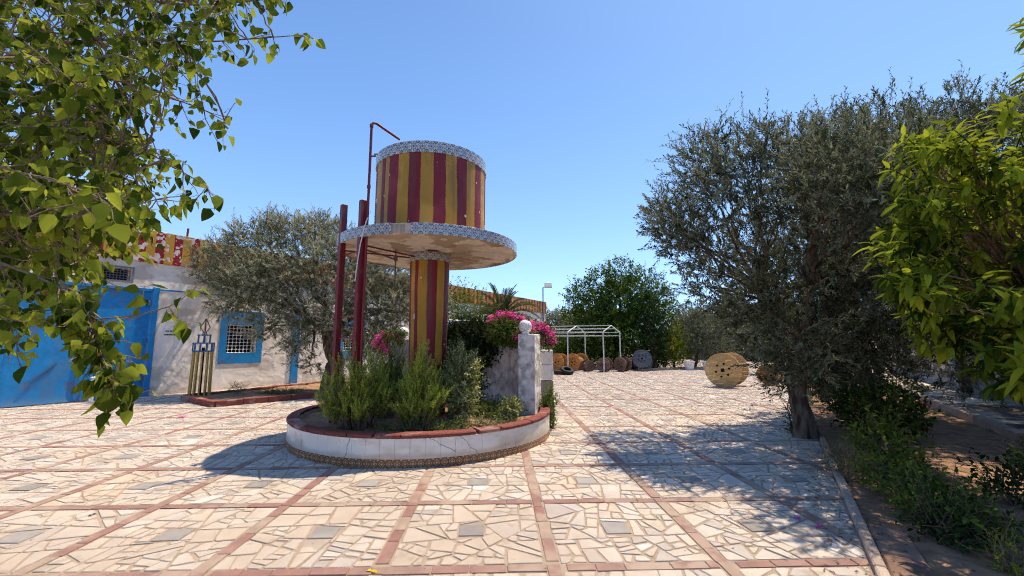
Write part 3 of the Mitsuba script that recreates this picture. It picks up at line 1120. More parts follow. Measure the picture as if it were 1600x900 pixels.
for k in range(ntk):
    a0 = BETA + (k + 0.3) * da
    part(tank, 'rim_tile', MB().arcblock(TC, RTK - 0.005, RTK + 0.016, a0 + 0.0015, a0 + da - 0.0015, 4.66, TZ1 - 0.004), 'm_azulejo')
mb = MB().lathe(TC, [(0.33, 0.3), (0.335, 1.6), (0.355, 2.96), (0.345, ZB + 0.03)], 64)
ped = part(t, 'pedestal', mb, 'm_pedestal', smooth=40)
nk = 16
da = 2 * np.pi / nk
for k in range(nk):
    a0 = BETA + k * da
    part(ped, 'collar_tile', MB().arcblock(TC, 0.33, 0.372, a0 + 0.004, a0 + da - 0.004, 2.985, ZB - 0.004), 'm_azulejo')
# ladder
lad = thing('ladder', 'dark red steel ladder leaning up to the platform of the water tower', 'ladder')
LA, LB = np.array([-2.52, 6.72]), np.array([-2.08, 6.31])
ld = unit(np.r_[LB - LA, 0])
ln = np.array([-ld[1], ld[0], 0])
for q_, top in ((LA, 3.78), (LB, 3.72)):
    mb = MB()
    mb.box([q_[0], q_[1], (0.3 + top) / 2], (0.09, 0.09, top - 0.3), np.array([ld, ln, [0, 0, 1]]), 0.006)
    part(lad, 'rail', mb, 'm_redmetal')
for z_ in np.arange(0.62, 3.2, 0.33):
    mb = MB().tube([np.r_[LA, z_], np.r_[LB, z_]], 0.012, 8)
    part(lad, 'rung', mb, 'm_redmetal')
for q_ in (LA, LB):
    mb = MB().tube([np.r_[q_, 3.02], np.r_[q_ + (TC - q_) * 0.75, 3.04]], 0.014, 6)
    part(lad, 'stay', mb, 'm_redmetal')
# filling pipe
pp = thing('water_pipe', 'thin dark red pipe bent over the top of the water tower', 'pipe')
pb = np.array([-1.99, 6.27])
pe = np.array([-1.66, 6.72])
mb = MB()
arc = [np.r_[pb, z_] for z_ in (0.3, 1.5, 2.8, 4.2, 4.93)] + [np.r_[pb + (pe - pb) * 0.05, 4.98], np.r_[pb + (pe - pb) * 0.15, 5.0], np.r_[pe, 4.93]]
mb.tube(arc, 0.02, 10)
part(pp, 'tube', mb, 'm_redmetal', smooth=50)
for z_ in (3.9, 4.9):
    part(pp, 'coupling', MB().tube([np.r_[pb, z_], np.r_[pb, z_ + 0.05]], 0.028, 10), 'm_redmetal')
mb = MB().tube([np.r_[pb, 4.42], np.r_[pb + np.array([0.09, -0.01]), 4.42]], 0.016, 8)
mb.box([pb[0] + 0.09, pb[1] - 0.01, 4.45], (0.06, 0.02, 0.02), None, 0.004)
part(pp, 'valve', mb, 'm_greymetal')
mb = MB()
hp = [[-1.97, 6.22, 3.42], [-2.0, 6.19, 3.28], [-2.06, 6.21, 3.0], [-2.10, 6.23, 2.7], [-2.12, 6.24, 2.45]]
mb.tube(hp, 0.008, 6)
single('water_hose', mb, 'm_white', 'thin pale hose hanging beside the red ladder', 'hose', smooth=60)
mb = MB()
mb.tube([np.r_[LB, 2.97], [-1.72, 7.0, 2.93]], 0.014, 6)
mb.tube([[-1.72, 7.0, 3.1], [-1.72, 7.0, 2.4]], 0.012, 6)
mb.box([-1.72, 7.0, 2.95], (0.06, 0.06, 0.09), None, 0.01)
single('drain_pipe', mb, 'm_brownwood', 'rusty drain pipe under the platform beside the ladder', 'pipe')

# ------------------------------------------------------------------ the round planter
pl = thing('planter', 'large round white tiled planter with red rim around the water tower', 'planter')
mb = MB().lathe(TC, [(PLR - 0.015, -0.03), (PLR - 0.015, 0.36), (PLR - 0.16, 0.36), (PLR - 0.16, 0.1)], 160)
part(pl, 'body', mb, 'm_grout', smooth=40)
rng = np.random.default_rng(5)
n1 = 72
da = 2 * np.pi / n1
for k in range(n1):
    a0 = BETA + (k - n1 / 2) * da
    if abs(math.degrees(a0 - BETA)) > 128:
        continue
    o = rng.normal(0, 0.0015)
    part(pl, 'white_tile', MB().arcblock(TC, PLR - 0.02, PLR + o, a0 + 0.0006, a0 + da - 0.0006, 0.104, 0.353, 2, 0.002), 'm_whitetile')
n2 = 140
da = 2 * np.pi / n2
for k in range(n2):
    a0 = BETA + (k - n2 / 2) * da
    if abs(math.degrees(a0 - BETA)) > 128:
        continue
    part(pl, 'brown_tile', MB().arcblock(TC, PLR - 0.02, PLR + 0.003, a0 + 0.0006, a0 + da - 0.0006, 0.0, 0.101, 1, 0.002), 'm_browntile')
n3 = 40
da = 2 * np.pi / n3
for k in range(n3):
    a0 = BETA + (k - n3 / 2) * da + rng.normal(0, 0.01)
    v, f, uv = MB().arcblock(TC, PLR - 0.15, PLR + 0.018, a0, a0 + da - 0.003, 0.358, 0.408 + rng.normal(0, 0.003), 4, 0.014).done()
    part(pl, 'rim_block', (v, f, np.broadcast_to([rng.random(), 0], (len(v), 2))), 'm_redcement', smooth=35)
for (d0, z0, d1, z1) in ((1.5, 0.35, 10.5, 0.16), (11.5, 0.35, 20.5, 0.03), (-26, 0.35, -27.5, 0.1)):
    tt = np.linspace(0, 1, 9)
    an = BETA + np.radians(d0 + (d1 - d0) * tt + rng.normal(0, 0.25, 9))
    pts = np.stack([TC[0] + (PLR + 0.002) * np.cos(an), TC[1] + (PLR + 0.002) * np.sin(an), z0 + (z1 - z0) * tt], -1)
    part(pl, 'crack', MB().tube(pts, 0.0024, 4), 'm_greymetal')
# soil
rr = np.linspace(0.0, PLR - 0.14, 40)
an = np.linspace(0, 2 * np.pi, 96, endpoint=False)
Rg, Ag = np.meshgrid(rr, an, indexing='ij')
X, Y = TC[0] + Rg * np.cos(Ag), TC[1] + Rg * np.sin(Ag)
Z = 0.31 + 0.09 * (meshkit.fbm(np.stack([X * 2.5, Y * 2.5, X * 0], -1), 4) - 0.5)
i, j = np.meshgrid(np.arange(len(rr) - 1), np.arange(96), indexing='ij')
qd = np.stack([i * 96 + j, i * 96 + (j + 1) % 96, (i + 1) * 96 + (j + 1) % 96, (i + 1) * 96 + j], -1).reshape(-1, 4)
part(pl, 'soil', MB().add(np.stack([X, Y, Z], -1).reshape(-1, 3), qd), 'm_soil', smooth=True)

# the curved wall on the far half of the planter
cw = thing('curved_wall', 'curved whitewashed wall with peeling paint behind the water tower', 'wall')
mb = MB()
WR = 1.93
mb.lathe(TC, [(WR - 0.09, 0.2), (WR - 0.09, 1.62), (WR + 0.07, 1.62), (WR + 0.07, -0.02)], 60, a0=math.radians(4), a1=math.radians(118))
part(cw, 'wall', mb, 'm_planterwall', smooth=40)
mb = MB()
mb.box([0.58, 7.62, 0.84], (0.30, 0.50, 1.70), np.array([[0.954, -0.30, 0], [0.30, 0.954, 0], [0, 0, 1]]), 0.012)
part(cw, 'end_pillar', mb, 'm_planterwall')
mb = MB()
mb.box([-2.14, 9.3, 0.99], (0.40, 0.3, 1.26), np.array([[0.9, 0.43, 0], [-0.43, 0.9, 0], [0, 0, 1]]), 0.012)
part(cw, 'end_pillar', mb, 'm_planterwall')
bp = thing('block_pillar', 'low pillar of white and grey blocks behind the right end of the curved wall', 'pillar')
zz = 0.0
for k, (hh, m2) in enumerate(((0.42, 'm_kerb'), (0.33, 'm_greytile'), (0.34, 'm_white'), (0.30, 'm_white'))):
    part(bp, 'block', MB().box([1.06, 9.02, zz + hh / 2], (0.24, 0.24, hh - 0.012), None, 0.012), m2)
    zz += hh
for nm, q_, z_, lb in (('globe_lamp', (0.50, 7.50), 1.69, 'white globe lamp on the near right pillar of the curved wall'),
                   ('globe_lamp', (0.70, 8.42), 1.62, 'white globe lamp half hidden behind the near right globe'),
                   ('globe_lamp', (-2.06, 9.3), 1.62, 'white globe lamp on the left pillar just left of the pedestal')):
    gl = thing(nm, lb, 'lamp')
    part(gl, 'base', MB().lathe(q_, [(0.02, z_ - 0.02), (0.07, z_ - 0.02), (0.07, z_ + 0.04), (0.055, z_ + 0.07)], 20), 'm_white', smooth=30)
    part(gl, 'globe', ring_sphere(MB(), [q_[0], q_[1], z_ + 0.135], 0.12, 4), 'm_globe', smooth=True)

# ------------------------------------------------------------------ plants in the planter
def rosemary(key_label, base, R, hgt, n, seed, tone=(0.2, 0.95), lean=(0, 0)):
    rng = np.random.default_rng(seed)
    k = thing('rosemary_bush', key_label, 'bush')
    lv, st = MB(), MB()
    base = np.asarray(base, float)
    az = rng.uniform(0, 2 * np.pi, n)
    rad = np.sqrt(rng.random(n))
    lobe = 0.78 + 0.45 * meshkit.noise(np.stack([np.cos(az) * 1.7 + seed, np.sin(az) * 1.7, 0 * az], -1))
    root = base + np.stack([np.cos(az) * rad * R * 0.45, np.sin(az) * rad * R * 0.45, 0 * az], -1)
    tip = base + np.stack([np.cos(az) * rad * R * lobe, np.sin(az) * rad * R * lobe, hgt * lobe * (1 - 0.6 * rad ** 1.8) * rng.uniform(0.7, 1.08, n)], -1)
    for q_ in range(0, n, 2):
        st.tube(crooked(rng, root[q_], tip[q_], 6, 0.06), np.linspace(0.011, 0.003, 6), 5, False)
    m = 13
    t_ = rng.uniform(0.30, 1.0, (n, m))
    t_[:, 0] = 1.0
    stem = tip - root
    start = root[:, None] + stem[:, None] * t_[..., None] + rng.normal(0, 0.012, (n, m, 3))
    sd = unit(stem)[:, None] * 0.75 + rnd_dirs(rng, n * m).reshape(n, m, 3) * 0.75 + np.array([0, 0, 0.35])
    sd[:, 0] = unit(stem) + np.array([0, 0, 0.3])
    tn = np.clip(rng.uniform(*tone, (n, 1)) + 0.5 * (t_ - 0.75), 0, 1)
    for lo, hi in ((0, 0.33), (0.33, 0.66), (0.66, 1.01)):
        ok = (tn >= lo) & (tn < hi)
        k_ = int(ok.sum())
        if k_:
            spray_leaves(rng, lv, st, start[ok], sd[ok], rng.uniform(0.09, 0.2, k_), 26, RHOMB, 0.034, 0.2, spread=0.9, up=0.18, tone=(lo, min(hi, 1.0)), tipgain=0.45, twig_r=0.003)
    part(k, 'stem', st, 'm_twig', smooth=True)
    part(k, 'foliage', lv, 'm_rosemary', kind='stuff')
    return k


rosemary('large rosemary bush spreading at the foot of the red ladder', (-1.98, 6.27, 0.30), 0.55, 1.06, 110, 1, tone=(0.1, 0.95))
rosemary('rosemary bush in front of the striped pedestal', (-1.10, 6.18, 0.30), 0.35, 1.0, 80, 2, tone=(0.15, 1.0))
rosemary('dark tall rosemary between the ladder and the pedestal', (-1.78, 7.2, 0.30), 0.36, 1.35, 60, 3, tone=(0.0, 0.35))


def shrub(name, label, cat, base, radii, n, bsdf, shape, size, width, seed, nleaf=10, up=0.1, tone=(0, 1), spread=0.9, length=0.28, stems=10, group=None, shell=0.35, ctrz=None, rot=0.0):
    """A loose shrub: stems from the root, leafy shoots through an egg-shaped volume."""
    rng = np.random.default_rng(seed)
    k = thing(name, label, cat, group)
    base, radii = np.asarray(base, float), np.asarray(radii, float)
    ctr = base + np.array([0, 0, radii[2] if ctrz is None else ctrz])
    u = in_ball(rng, n, shell)
    lum = 0.72 + 0.56 * meshkit.fbm(unit(u) * 2.2 + seed * 7.1, 3)
    p = ctr + u * radii * lum[:, None]
    p[:, 2] = np.maximum(p[:, 2], base[2] + 0.03)
    d = unit(u / 1.0 + np.array([0, 0, 0.45]) + rng.normal(0, 0.35, (n, 3)))
    lv, st = MB(), MB()
    spray_leaves(rng, lv, st, p - d * length * 0.5, d, length * rng.uniform(0.7, 1.2, n), nleaf, shape, size, width, spread=spread, up=up, tone=tone)
    for q_ in range(stems):
        e_ = p[rng.integers(n)]
        st.tube(crooked(rng, base + rng.normal(0, 0.04, 3) * [1, 1, 0], e_, 6, 0.08), np.linspace(0.016, 0.004, 6), 5, False)
    part(k, 'stem', st, 'm_twig', smooth=True)
    part(k, 'foliage', lv, bsdf, kind='stuff')
    return k


shrub('pale_shrub', 'tall shrub with small whitish leaves in front of the curved wall', 'shrub', (-0.56, 6.72, 0.3), (0.28, 0.30, 0.60), 560, 'm_paleleaf', SIMPLE, 0.045, 1.2, 21, nleaf=9, length=0.2, tone=(0.1, 0.9))
shrub('pale_shrub', 'small pale leaved shrub at the foot of the right pillar', 'shrub', (0.22, 6.85, 0.3), (0.16, 0.18, 0.17), 130, 'm_paleleaf', OVAL, 0.04, 0.8, 22, nleaf=9, length=0.18, tone=(0.1, 0.7))
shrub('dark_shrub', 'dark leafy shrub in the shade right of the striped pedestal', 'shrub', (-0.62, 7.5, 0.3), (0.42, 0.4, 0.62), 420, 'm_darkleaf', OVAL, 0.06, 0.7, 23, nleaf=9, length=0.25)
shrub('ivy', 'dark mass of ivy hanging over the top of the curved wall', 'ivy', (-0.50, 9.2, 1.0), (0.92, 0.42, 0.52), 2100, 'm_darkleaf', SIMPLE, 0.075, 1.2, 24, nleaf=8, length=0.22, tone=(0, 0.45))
shrub('weed', 'green weeds covering the soil between the pale shrubs and the curved wall', 'weed', (0.0, 7.25, 0.3), (0.48, 0.42, 0.13), 260, 'm_greenleaf', SIMPLE, 0.055, 0.9, 28, nleaf=7, length=0.16, tone=(0.1, 0.9))
shrub('weed', 'green growth at the feet of the rosemary along the inside of the rim', 'weed', (-1.0, 5.95, 0.3), (0.7, 0.22, 0.08), 170, 'm_greenleaf', SIMPLE, 0.045, 0.8, 29, nleaf=7, length=0.13, tone=(0.1, 0.9))
shrub('creeper', 'small green creeper on the ground right of the end pillar', 'creeper', (0.93, 7.75, 0.02), (0.15, 0.2, 0.36), 130, 'm_greenleaf', OVAL, 0.05, 0.8, 25, nleaf=7, length=0.16, tone=(0.4, 1))
shrub('weed', 'low weeds behind the left rim of the planter', 'weed', (-2.75, 7.9, 0.3), (0.28, 0.3, 0.16), 120, 'm_greenleaf', OVAL, 0.05, 0.6, 26, nleaf=7, length=0.16)
shrub('weed', 'dry low weeds beside the rim in front of the pale shrub', 'weed', (-0.12, 6.28, 0.32), (0.42, 0.16, 0.06), 110, 'm_paleleaf', SIMPLE, 0.05, 0.4, 27, nleaf=6, length=0.14)


def bougainvillea(label, blobs, seed, arch=None, nb=700):
    """blobs: (centre, radius, share of bracts)."""
    rng = np.random.default_rng(seed)
    k = thing('bougainvillea', label, 'flowering shrub')
    lv, fl_, st = MB(), MB(), MB()
    for c, r, share in blobs:
        c = np.asarray(c, float)
        n = int(nb * (r / 0.25) ** 2)
        u = in_ball(rng, n, 0.4)
        p = c + u * r * np.array([1.0, 0.9, 0.75])
        d = unit(u + rng.normal(0, 0.5, (n, 3)))
        is_f = rng.random(n) < share
        pf = p[is_f]
        cl = pf[:, None] + rng.normal(0, 0.022, (len(pf), 5, 3))
        A = unit(rng.normal(0, 1, (len(pf), 5, 3)) + d[is_f][:, None])
        N = rng.normal(0, 1, (len(pf), 5, 3)) + d[is_f][:, None]
        S = rng.uniform(0.035, 0.05, cl.shape[:2])
        add_leaves(fl_, SIMPLE, cl.reshape(-1, 3), A.reshape(-1, 3), N.reshape(-1, 3), S.reshape(-1), (S * 1.7).reshape(-1), rng.random(S.size))
        pl_ = p[~is_f]
        m3 = len(pl_)
        if m3:
            spray_leaves(rng, lv, st, pl_, d[~is_f], 0.14, 5, OVAL, 0.05, 0.8, up=-0.1)
    part(k, 'stem', st, 'm_twig', smooth=True)
    part(k, 'foliage', lv, 'm_greenleaf', kind='stuff')
    part(k, 'flowers', fl_, 'm_bract', kind='stuff', label='bright pink bracts')
    return k


bougainvillea('pink bougainvillea trailing over the right end of the curved wall', [
    ((0.10, 8.0, 2.02), 0.14, 0.75), ((0.26, 8.0, 2.0), 0.13, 0.75), ((0.42, 8.0, 1.95), 0.12, 0.7), ((-0.08, 8.05, 1.98), 0.10, 0.6),
    ((0.10, 7.85, 1.76), 0.25, 0.0), ((0.32, 7.85, 1.70), 0.20, 0.02),
    ((0.42, 7.55, 1.66), 0.09, 0.6), ((0.86, 8.15, 1.82), 0.13, 0.8), ((0.97, 8.12, 1.72), 0.12, 0.8), ((1.04, 8.1, 1.58), 0.10, 0.75), ((0.74, 8.1, 1.76), 0.10, 0.5), ((0.93, 8.15, 1.58), 0.11, 0.1), ((0.60, 7.62, 1.86), 0.08, 0.45)], 31, nb=420)
bougainvillea('pink bougainvillea over the left pillar behind the ladder', [
    ((-2.48, 9.15, 1.66), 0.10, 0.75), ((-2.56, 9.1, 1.52), 0.10, 0.8), ((-2.44, 9.1, 1.46), 0.09, 0.7), ((-2.34, 9.1, 1.38), 0.06, 0.8), ((-2.3, 9.2, 1.66), 0.12, 0.1), ((-2.12, 9.1, 1.66), 0.12, 0.08)], 32, nb=420)

# palm behind the planter
pm = thing('palm', 'small palm with arching fronds behind the curved wall', 'palm')
rng = np.random.default_rng(41)
pc = at(785, 497, 12.5)
mb = gnarled_trunk(rng, [[pc[0], pc[1], 0], [pc[0], pc[1], pc[2] - 0.1]], [0.2, 0.17], 12, 0.2, 4)
part(pm, 'trunk', mb, 'm_bark', smooth=True)
for k in range(34):
    az = k * 2.39996
    el = rng.uniform(0.25, 1.35)
    L = rng.uniform(1.15, 1.6)
    d0 = np.array([math.cos(az) * math.cos(el), math.sin(az) * math.cos(el), math.sin(el)])
    tt = np.linspace(0, 1, 10)
    pts = pc + d0 * (tt[:, None] * L) + np.array([0, 0, -1.0]) * (tt[:, None] ** 2.2) * L * 0.62 * math.cos(el * 0.8)
    m2 = MB().tube(pts, np.linspace(0.014, 0.003, 10), 4, False, uv=(0.8, 0))
    q_ = np.repeat(np.linspace(0.14, 1, 26), 2)
    P = np.stack([np.interp(q_, tt, pts[:, c]) for c in range(3)], -1)
    tg = unit(np.gradient(pts, axis=0))
    Tn = np.stack([np.interp(q_, tt, tg[:, c]) for c in range(3)], -1)
    sd = unit(np.cross(Tn, [0, 0, 1.0])) * np.where(np.arange(len(q_)) % 2 == 0, 1, -1)[:, None]
    upv = np.cross(sd, Tn) * np.where(np.arange(len(q_)) % 2 == 0, 1, -1)[:, None]
    A = unit(Tn * 0.9 + sd * 0.75 + np.array([0, 0, 0.25]) + rng.normal(0, 0.06, P.shape))
    S = 0.30 * (1 - 0.6 * q_) * rng.uniform(0.85, 1.1, len(q_))
    add_leaves(m2, RHOMB, P, A, np.array([0, 0, 1.0]) + rng.normal(0, 0.2, P.shape), S, S * 0.10, np.clip(rng.normal(0.5, 0.25, len(q_)), 0, 1))
    part(pm, 'frond', m2, 'm_palm')

# ------------------------------------------------------------------ olive trees
def olive(label, base, trunk, clumps, per, nleaf, bsdf, seed, rad, size=0.06, width=0.24, spray=0.34, up=0.05, hang=0.0, limb_r=0.07, tone=(0, 1)):
    rng = np.random.default_rng(seed)
    k = thing('olive_tree', label, 'olive tree')
    base = np.asarray(base, float)
    tm_ = gnarled_trunk(rng, trunk, rad, 18, 0.35, seed)
    v, f, uv = tm_.done()
    part(k, 'trunk', tm_, 'm_bark', smooth=True)
    lim, lv, tw = MB(), MB(), MB()
    fork = np.asarray(trunk[-1], float)
    cs = np.array([c for c, r in clumps])
    ctr = cs.mean(0)
    # main limbs to cluster centres, then branches to each clump
    order = np.argsort(np.arctan2(cs[:, 1] - fork[1], cs[:, 0] - fork[0]))
    nm = 7
    groups = np.array_split(order, nm)
    for g_ in groups:
        if len(g_) == 0:
            continue
        mid = fork + (cs[g_].mean(0) - fork) * 0.55
        pts = crooked(rng, fork - [0, 0, 0.1], mid, 8, 0.10)
        lim.tube(pts, np.linspace(limb_r, limb_r * 0.5, 8), 8, False)
        for q_ in g_:
            s_ = pts[rng.integers(4, 8)]
            p2 = crooked(rng, s_, cs[q_], 7, 0.10, -0.04)
            lim.tube(p2, np.linspace(limb_r * 0.42, 0.008, 7), 6, False)
            for _ in range(5):
                a_ = p2[rng.integers(3, 7)]
                e_ = cs[q_] + in_ball(rng, 1)[0] * clumps[q_][1] * 0.9
                lim.tube(crooked(rng, a_, e_, 5, 0.08), np.linspace(0.010, 0.004, 5), 4, False)
    for (c, r) in clumps:
        n = int(per * (r / 0.6) ** 2.3)
        u = in_ball(rng, n, 0.15)
        p = np.asarray(c) + u * r
        out = unit(p - ctr)
        d = unit(u * 0.45 + 0.3 * out + np.array([0, 0, 0.42 - hang]) + rng.normal(0, 0.48, (n, 3)))
        spray_leaves(rng, lv, tw, p, d, spray * np.where(rng.random(n) < 0.12, rng.uniform(1.2, 1.7, n), rng.uniform(0.5, 1.0, n)), nleaf, RHOMB, size, width, spread=0.75, up=up, tone=tone, twig_r=0.003)
    part(k, 'limbs', lim, 'm_bark', smooth=True)
    part(k, 'twigs', tw, 'm_olivetwig', kind='stuff')
    part(k, 'foliage', lv, bsdf, kind='stuff')
    return k


rng = np.random.default_rng(77)
clr = []
tops = ([1030, 1100, 1200, 1300, 1400, 1500, 1600, 1750], [345, 265, 250, 240, 250, 215, 225, 260])
bots = ([1030, 1080, 1130, 1180, 1230, 1300, 1400, 1500, 1750], [375, 410, 465, 520, 560, 570, 545, 500, 470])
for px in np.arange(1062, 1720, 58):
    tp, bt = np.interp(px, *tops), np.interp(px, *bots)
    for py in np.arange(tp, bt, 62):
        Yd = rng.uniform(5.9, 8.6)
        c = at(px + rng.normal(0, 14), py + rng.normal(0, 12), Yd)
        clr.append((c, rng.uniform(0.45, 0.68) * Yd / 7.2))
for px, py, Yd, r in ((1495, 160, 7.2, 0.30), (1540, 185, 7.2, 0.32), (1430, 190, 7.4, 0.35), (1470, 215, 7.3, 0.4), (1290, 195, 7.4, 0.32), (1190, 220, 7.0, 0.3), (1100, 230, 7.2, 0.28),
                      (1045, 345, 6.9, 0.32), (1085, 385, 6.6, 0.4), (1225, 575, 8.2, 0.3), (1200, 560, 7.2, 0.24), (1222, 592, 7.0, 0.24), (1150, 490, 7.4, 0.36), (1270, 585, 7.9, 0.4), (1560, 200, 7.3, 0.3), (1310, 600, 7.8, 0.5), (1380, 580, 7.9, 0.5), (1340, 240, 7.2, 0.4)):
    clr.append((at(px, py, Yd), r))
for px, py, Yd, r in ((1265, 250, 5.3, 0.36), (1320, 235, 5.1, 0.36), (1370, 250, 5.2, 0.38), (1300, 310, 5.0, 0.36), (1360, 320, 5.0, 0.36), (1410, 290, 5.3, 0.4), (1240, 320, 5.6, 0.36), (1330, 400, 5.2, 0.34), (1310, 265, 4.5, 0.3), (1365, 280, 4.4, 0.3), (1415, 245, 4.5, 0.32), (1345, 340, 4.4, 0.26), (1270, 300, 4.7, 0.26)):
    clr.append((at(px, py, Yd), r))
tb = atz(1259, 683, 0.0)
olive('large dark olive tree beside the bed on the right of the court', tb, [tb + [0, 0, -0.05], tb + [0.0, 0.0, 0.25], tb + [-0.03, 0.05, 0.6], tb + [0.02, 0.1, 1.1], tb + [0.12, 0.2, 1.7]],
      clr, 205, 18, 'm_olive', 51, [0.24, 0.17, 0.13, 0.15, 0.12], size=0.078, width=0.29, spray=0.36)
clb = []
for px in np.arange(1290, 1850, 92):
    for py in np.arange(290 if px < 1500 else 200, 560, 85):
        Yd = rng.uniform(8.8, 12.0)
        clb.append((at(px + rng.normal(0, 20), py + rng.normal(0, 15), Yd), rng.uniform(0.75, 1.05) * Yd / 10))
t2 = at(1354, 592, 11.2)
t2[2] = 0.0
olive('second olive tree in the bed behind the large dark olive', t2, [t2 + [0, 0, -0.05], t2 + [0.03, 0, 0.5], t2 + [-0.03, 0.05, 1.2], t2 + [0.05, 0.0, 1.9]],
      clb, 64, 16, 'm_olive', 53, [0.2, 0.15, 0.12, 0.1], size=0.11, width=0.30, spray=0.42)
cll = []
rng = np.random.default_rng(78)
for px, py, Yd, r in ((345, 415, 13.2, 0.75), (365, 470, 12.9, 0.6), (400, 385, 13.5, 0.8), (430, 430, 13.0, 0.8), (440, 365, 13.8, 0.6), (480, 370, 13.6, 0.65), (500, 420, 13.3, 0.85), (545, 400, 13.8, 0.8),
                      (560, 450, 13.2, 0.8), (600, 430, 13.6, 0.75), (610, 480, 13.3, 0.7), (480, 480, 13.2, 0.7), (540, 500, 13.0, 0.65), (590, 520, 13.2, 0.6), (470, 520, 12.9, 0.5), (455, 540, 12.9, 0.3), (390, 440, 12.7, 0.7), (420, 490, 13.0, 0.55),
                      (640, 470, 13.8, 0.7), (650, 430, 14.0, 0.6), (510, 365, 14.4, 0.6), (570, 555, 13.3, 0.5), (620, 550, 13.5, 0.5), (675, 480, 14.2, 0.55), (405, 520, 12.9, 0.3), (425, 350, 14.0, 0.35), (500, 350, 14.0, 0.3), (485, 565, 12.9, 0.28)):
    cll.append((at(px, py, Yd), r))
tl = at(521, 590, 13.6)
tl[2] = 0.05
olive('silvery olive tree in the bed between the building and the tower', tl, [tl + [0, 0, -0.1], tl + [-0.05, 0, 0.4], tl + [0.03, 0, 0.9], tl + [-0.1, 0.0, 1.4], tl + [-0.22, -0.02, 2.0]],
      cll, 180, 18, 'm_olivepale', 52, [0.38, 0.29, 0.24, 0.26, 0.2], size=0.10, width=0.28, spray=0.42, hang=0.2, limb_r=0.12)

# bed of the left olive
def kerb_run(owner, pts, w, h, bsdf, rng, L=0.5, closed=False, name='kerb_stone'):
    pts = [np.asarray(p, float) for p in pts]
    prs = list(zip(pts, pts[1:] + pts[:1])) if closed else list(zip(pts[:-1], pts[1:]))
    for a, c in prs:
        D2 = np.r_[unit((c - a)[:2]), 0]
        tot = np.linalg.norm((c - a)[:2])
        n = max(1, int(round(tot / L)))
        for q_ in range(n):
            m = a[:2] + (c - a)[:2] * (q_ + 0.5) / n
            mb2 = MB().box([m[0], m[1], h / 2 - 0.03 + rng.normal(0, 0.004)], (tot / n - 0.008, w, h + 0.06), np.array([D2, [-D2[1], D2[0], 0], [0, 0, 1]]), 0.012, uv=(rng.random(), 0))
            part(owner, name, mb2, bsdf)


def soil_patch(poly, z, step, amp, seed):
    poly = Polygon(poly)
    x0, y0, x1, y1 = poly.bounds
    nx, ny = int((x1 - x0) / step) + 2, int((y1 - y0) / step) + 2
    gx, gy = np.meshgrid(x0 + np.arange(nx) * step, y0 + np.arange(ny) * step, indexing='ij')
    import shapely
    ins = shapely.contains_xy(poly.buffer(step * 0.4), gx, gy)
    zz = z + amp * (meshkit.fbm(np.stack([gx * 2.2, gy * 2.2, gx * 0 + seed], -1), 5) - 0.5)
    i, j = np.meshgrid(np.arange(nx - 1), np.arange(ny - 1), indexing='ij')
    ok = ins[:-1, :-1] & ins[1:, :-1] & ins[1:, 1:] & ins[:-1, 1:]
    q = np.stack([i * ny + j, (i + 1) * ny + j, (i + 1) * ny + j + 1, i * ny + j + 1], -1)[ok]
    return MB().add(np.stack([gx, gy, zz], -1).reshape(-1, 3), q.reshape(-1, 4))


rng = np.random.default_rng(8)
struct('bed_soil', soil_patch(BEDL, 0.09, 0.12, 0.10, 3), 'm_soil', 'soil of the kerbed bed under the silvery olive tree', smooth=True)
kerb_run('bed_soil', [np.r_[p, 0] for p in BEDL], 0.16, 0.15, 'm_redcement', rng, 0.6, True)
shrub('weed', 'thin upright weed in the bed beside the gilded cage', 'weed', (-7.3, 12.3, 0.08), (0.22, 0.2, 0.14), 16, 'm_greenleaf', SIMPLE, 0.16, 0.25, 61, nleaf=4, length=0.2, stems=3)
shrub('bed_grass', 'low green growth along the soil of the left bed', 'ground cover', (-6.1, 12.3, 0.08), (0.75, 0.4, 0.07), 150, 'm_greenleaf', SIMPLE, 0.07, 0.4, 62, nleaf=6, length=0.12, tone=(0, 0.6))

# the gilded tree cage
cg = thing('tree_cage', 'narrow cage of gilded bars with a blue pointed top in the left bed', 'tree guard')
cc = at(311, 618, 11.95)[:2]
rng = np.random.default_rng(9)
for k in range(12):
    a = k * 2 * np.pi / 12
    bo = np.array([cc[0] + 0.24 * math.cos(a), cc[1] + 0.24 * math.sin(a), 0.05])
    tp_ = np.array([cc[0] + 0.22 * math.cos(a), cc[1] + 0.22 * math.sin(a), 1.28])
    part(cg, 'bar', MB().tube([bo, tp_], 0.021, 6), 'm_gold')
part(cg, 'post', MB().tube([[cc[0], cc[1], 0.0], [cc[0], cc[1], 1.4]], 0.035, 8), 'm_void')
mb = MB()
for z_, r_ in ((1.30, 0.235), (1.52, 0.235), (1.74, 0.15)):
    a = np.linspace(0, 2 * np.pi, 25)
    mb.tube(np.stack([cc[0] + r_ * np.cos(a), cc[1] + r_ * np.sin(a), 0 * a + z_], -1), 0.018, 6, False)
for k in range(10):
    a = k * 2 * np.pi / 10
    mb.tube([[cc[0] + 0.235 * math.cos(a), cc[1] + 0.235 * math.sin(a), 1.30], [cc[0] + 0.235 * math.cos(a), cc[1] + 0.235 * math.sin(a), 1.53]], 0.018, 6)
for k in range(6):
    a = k * 2 * np.pi / 6
    mb.tube([[cc[0] + 0.15 * math.cos(a), cc[1] + 0.15 * math.sin(a), 1.50], [cc[0] + 0.15 * math.cos(a), cc[1] + 0.15 * math.sin(a), 1.76]], 0.016, 6)
part(cg, 'crown_rings', mb, 'm_bluebar')
mb = MB()
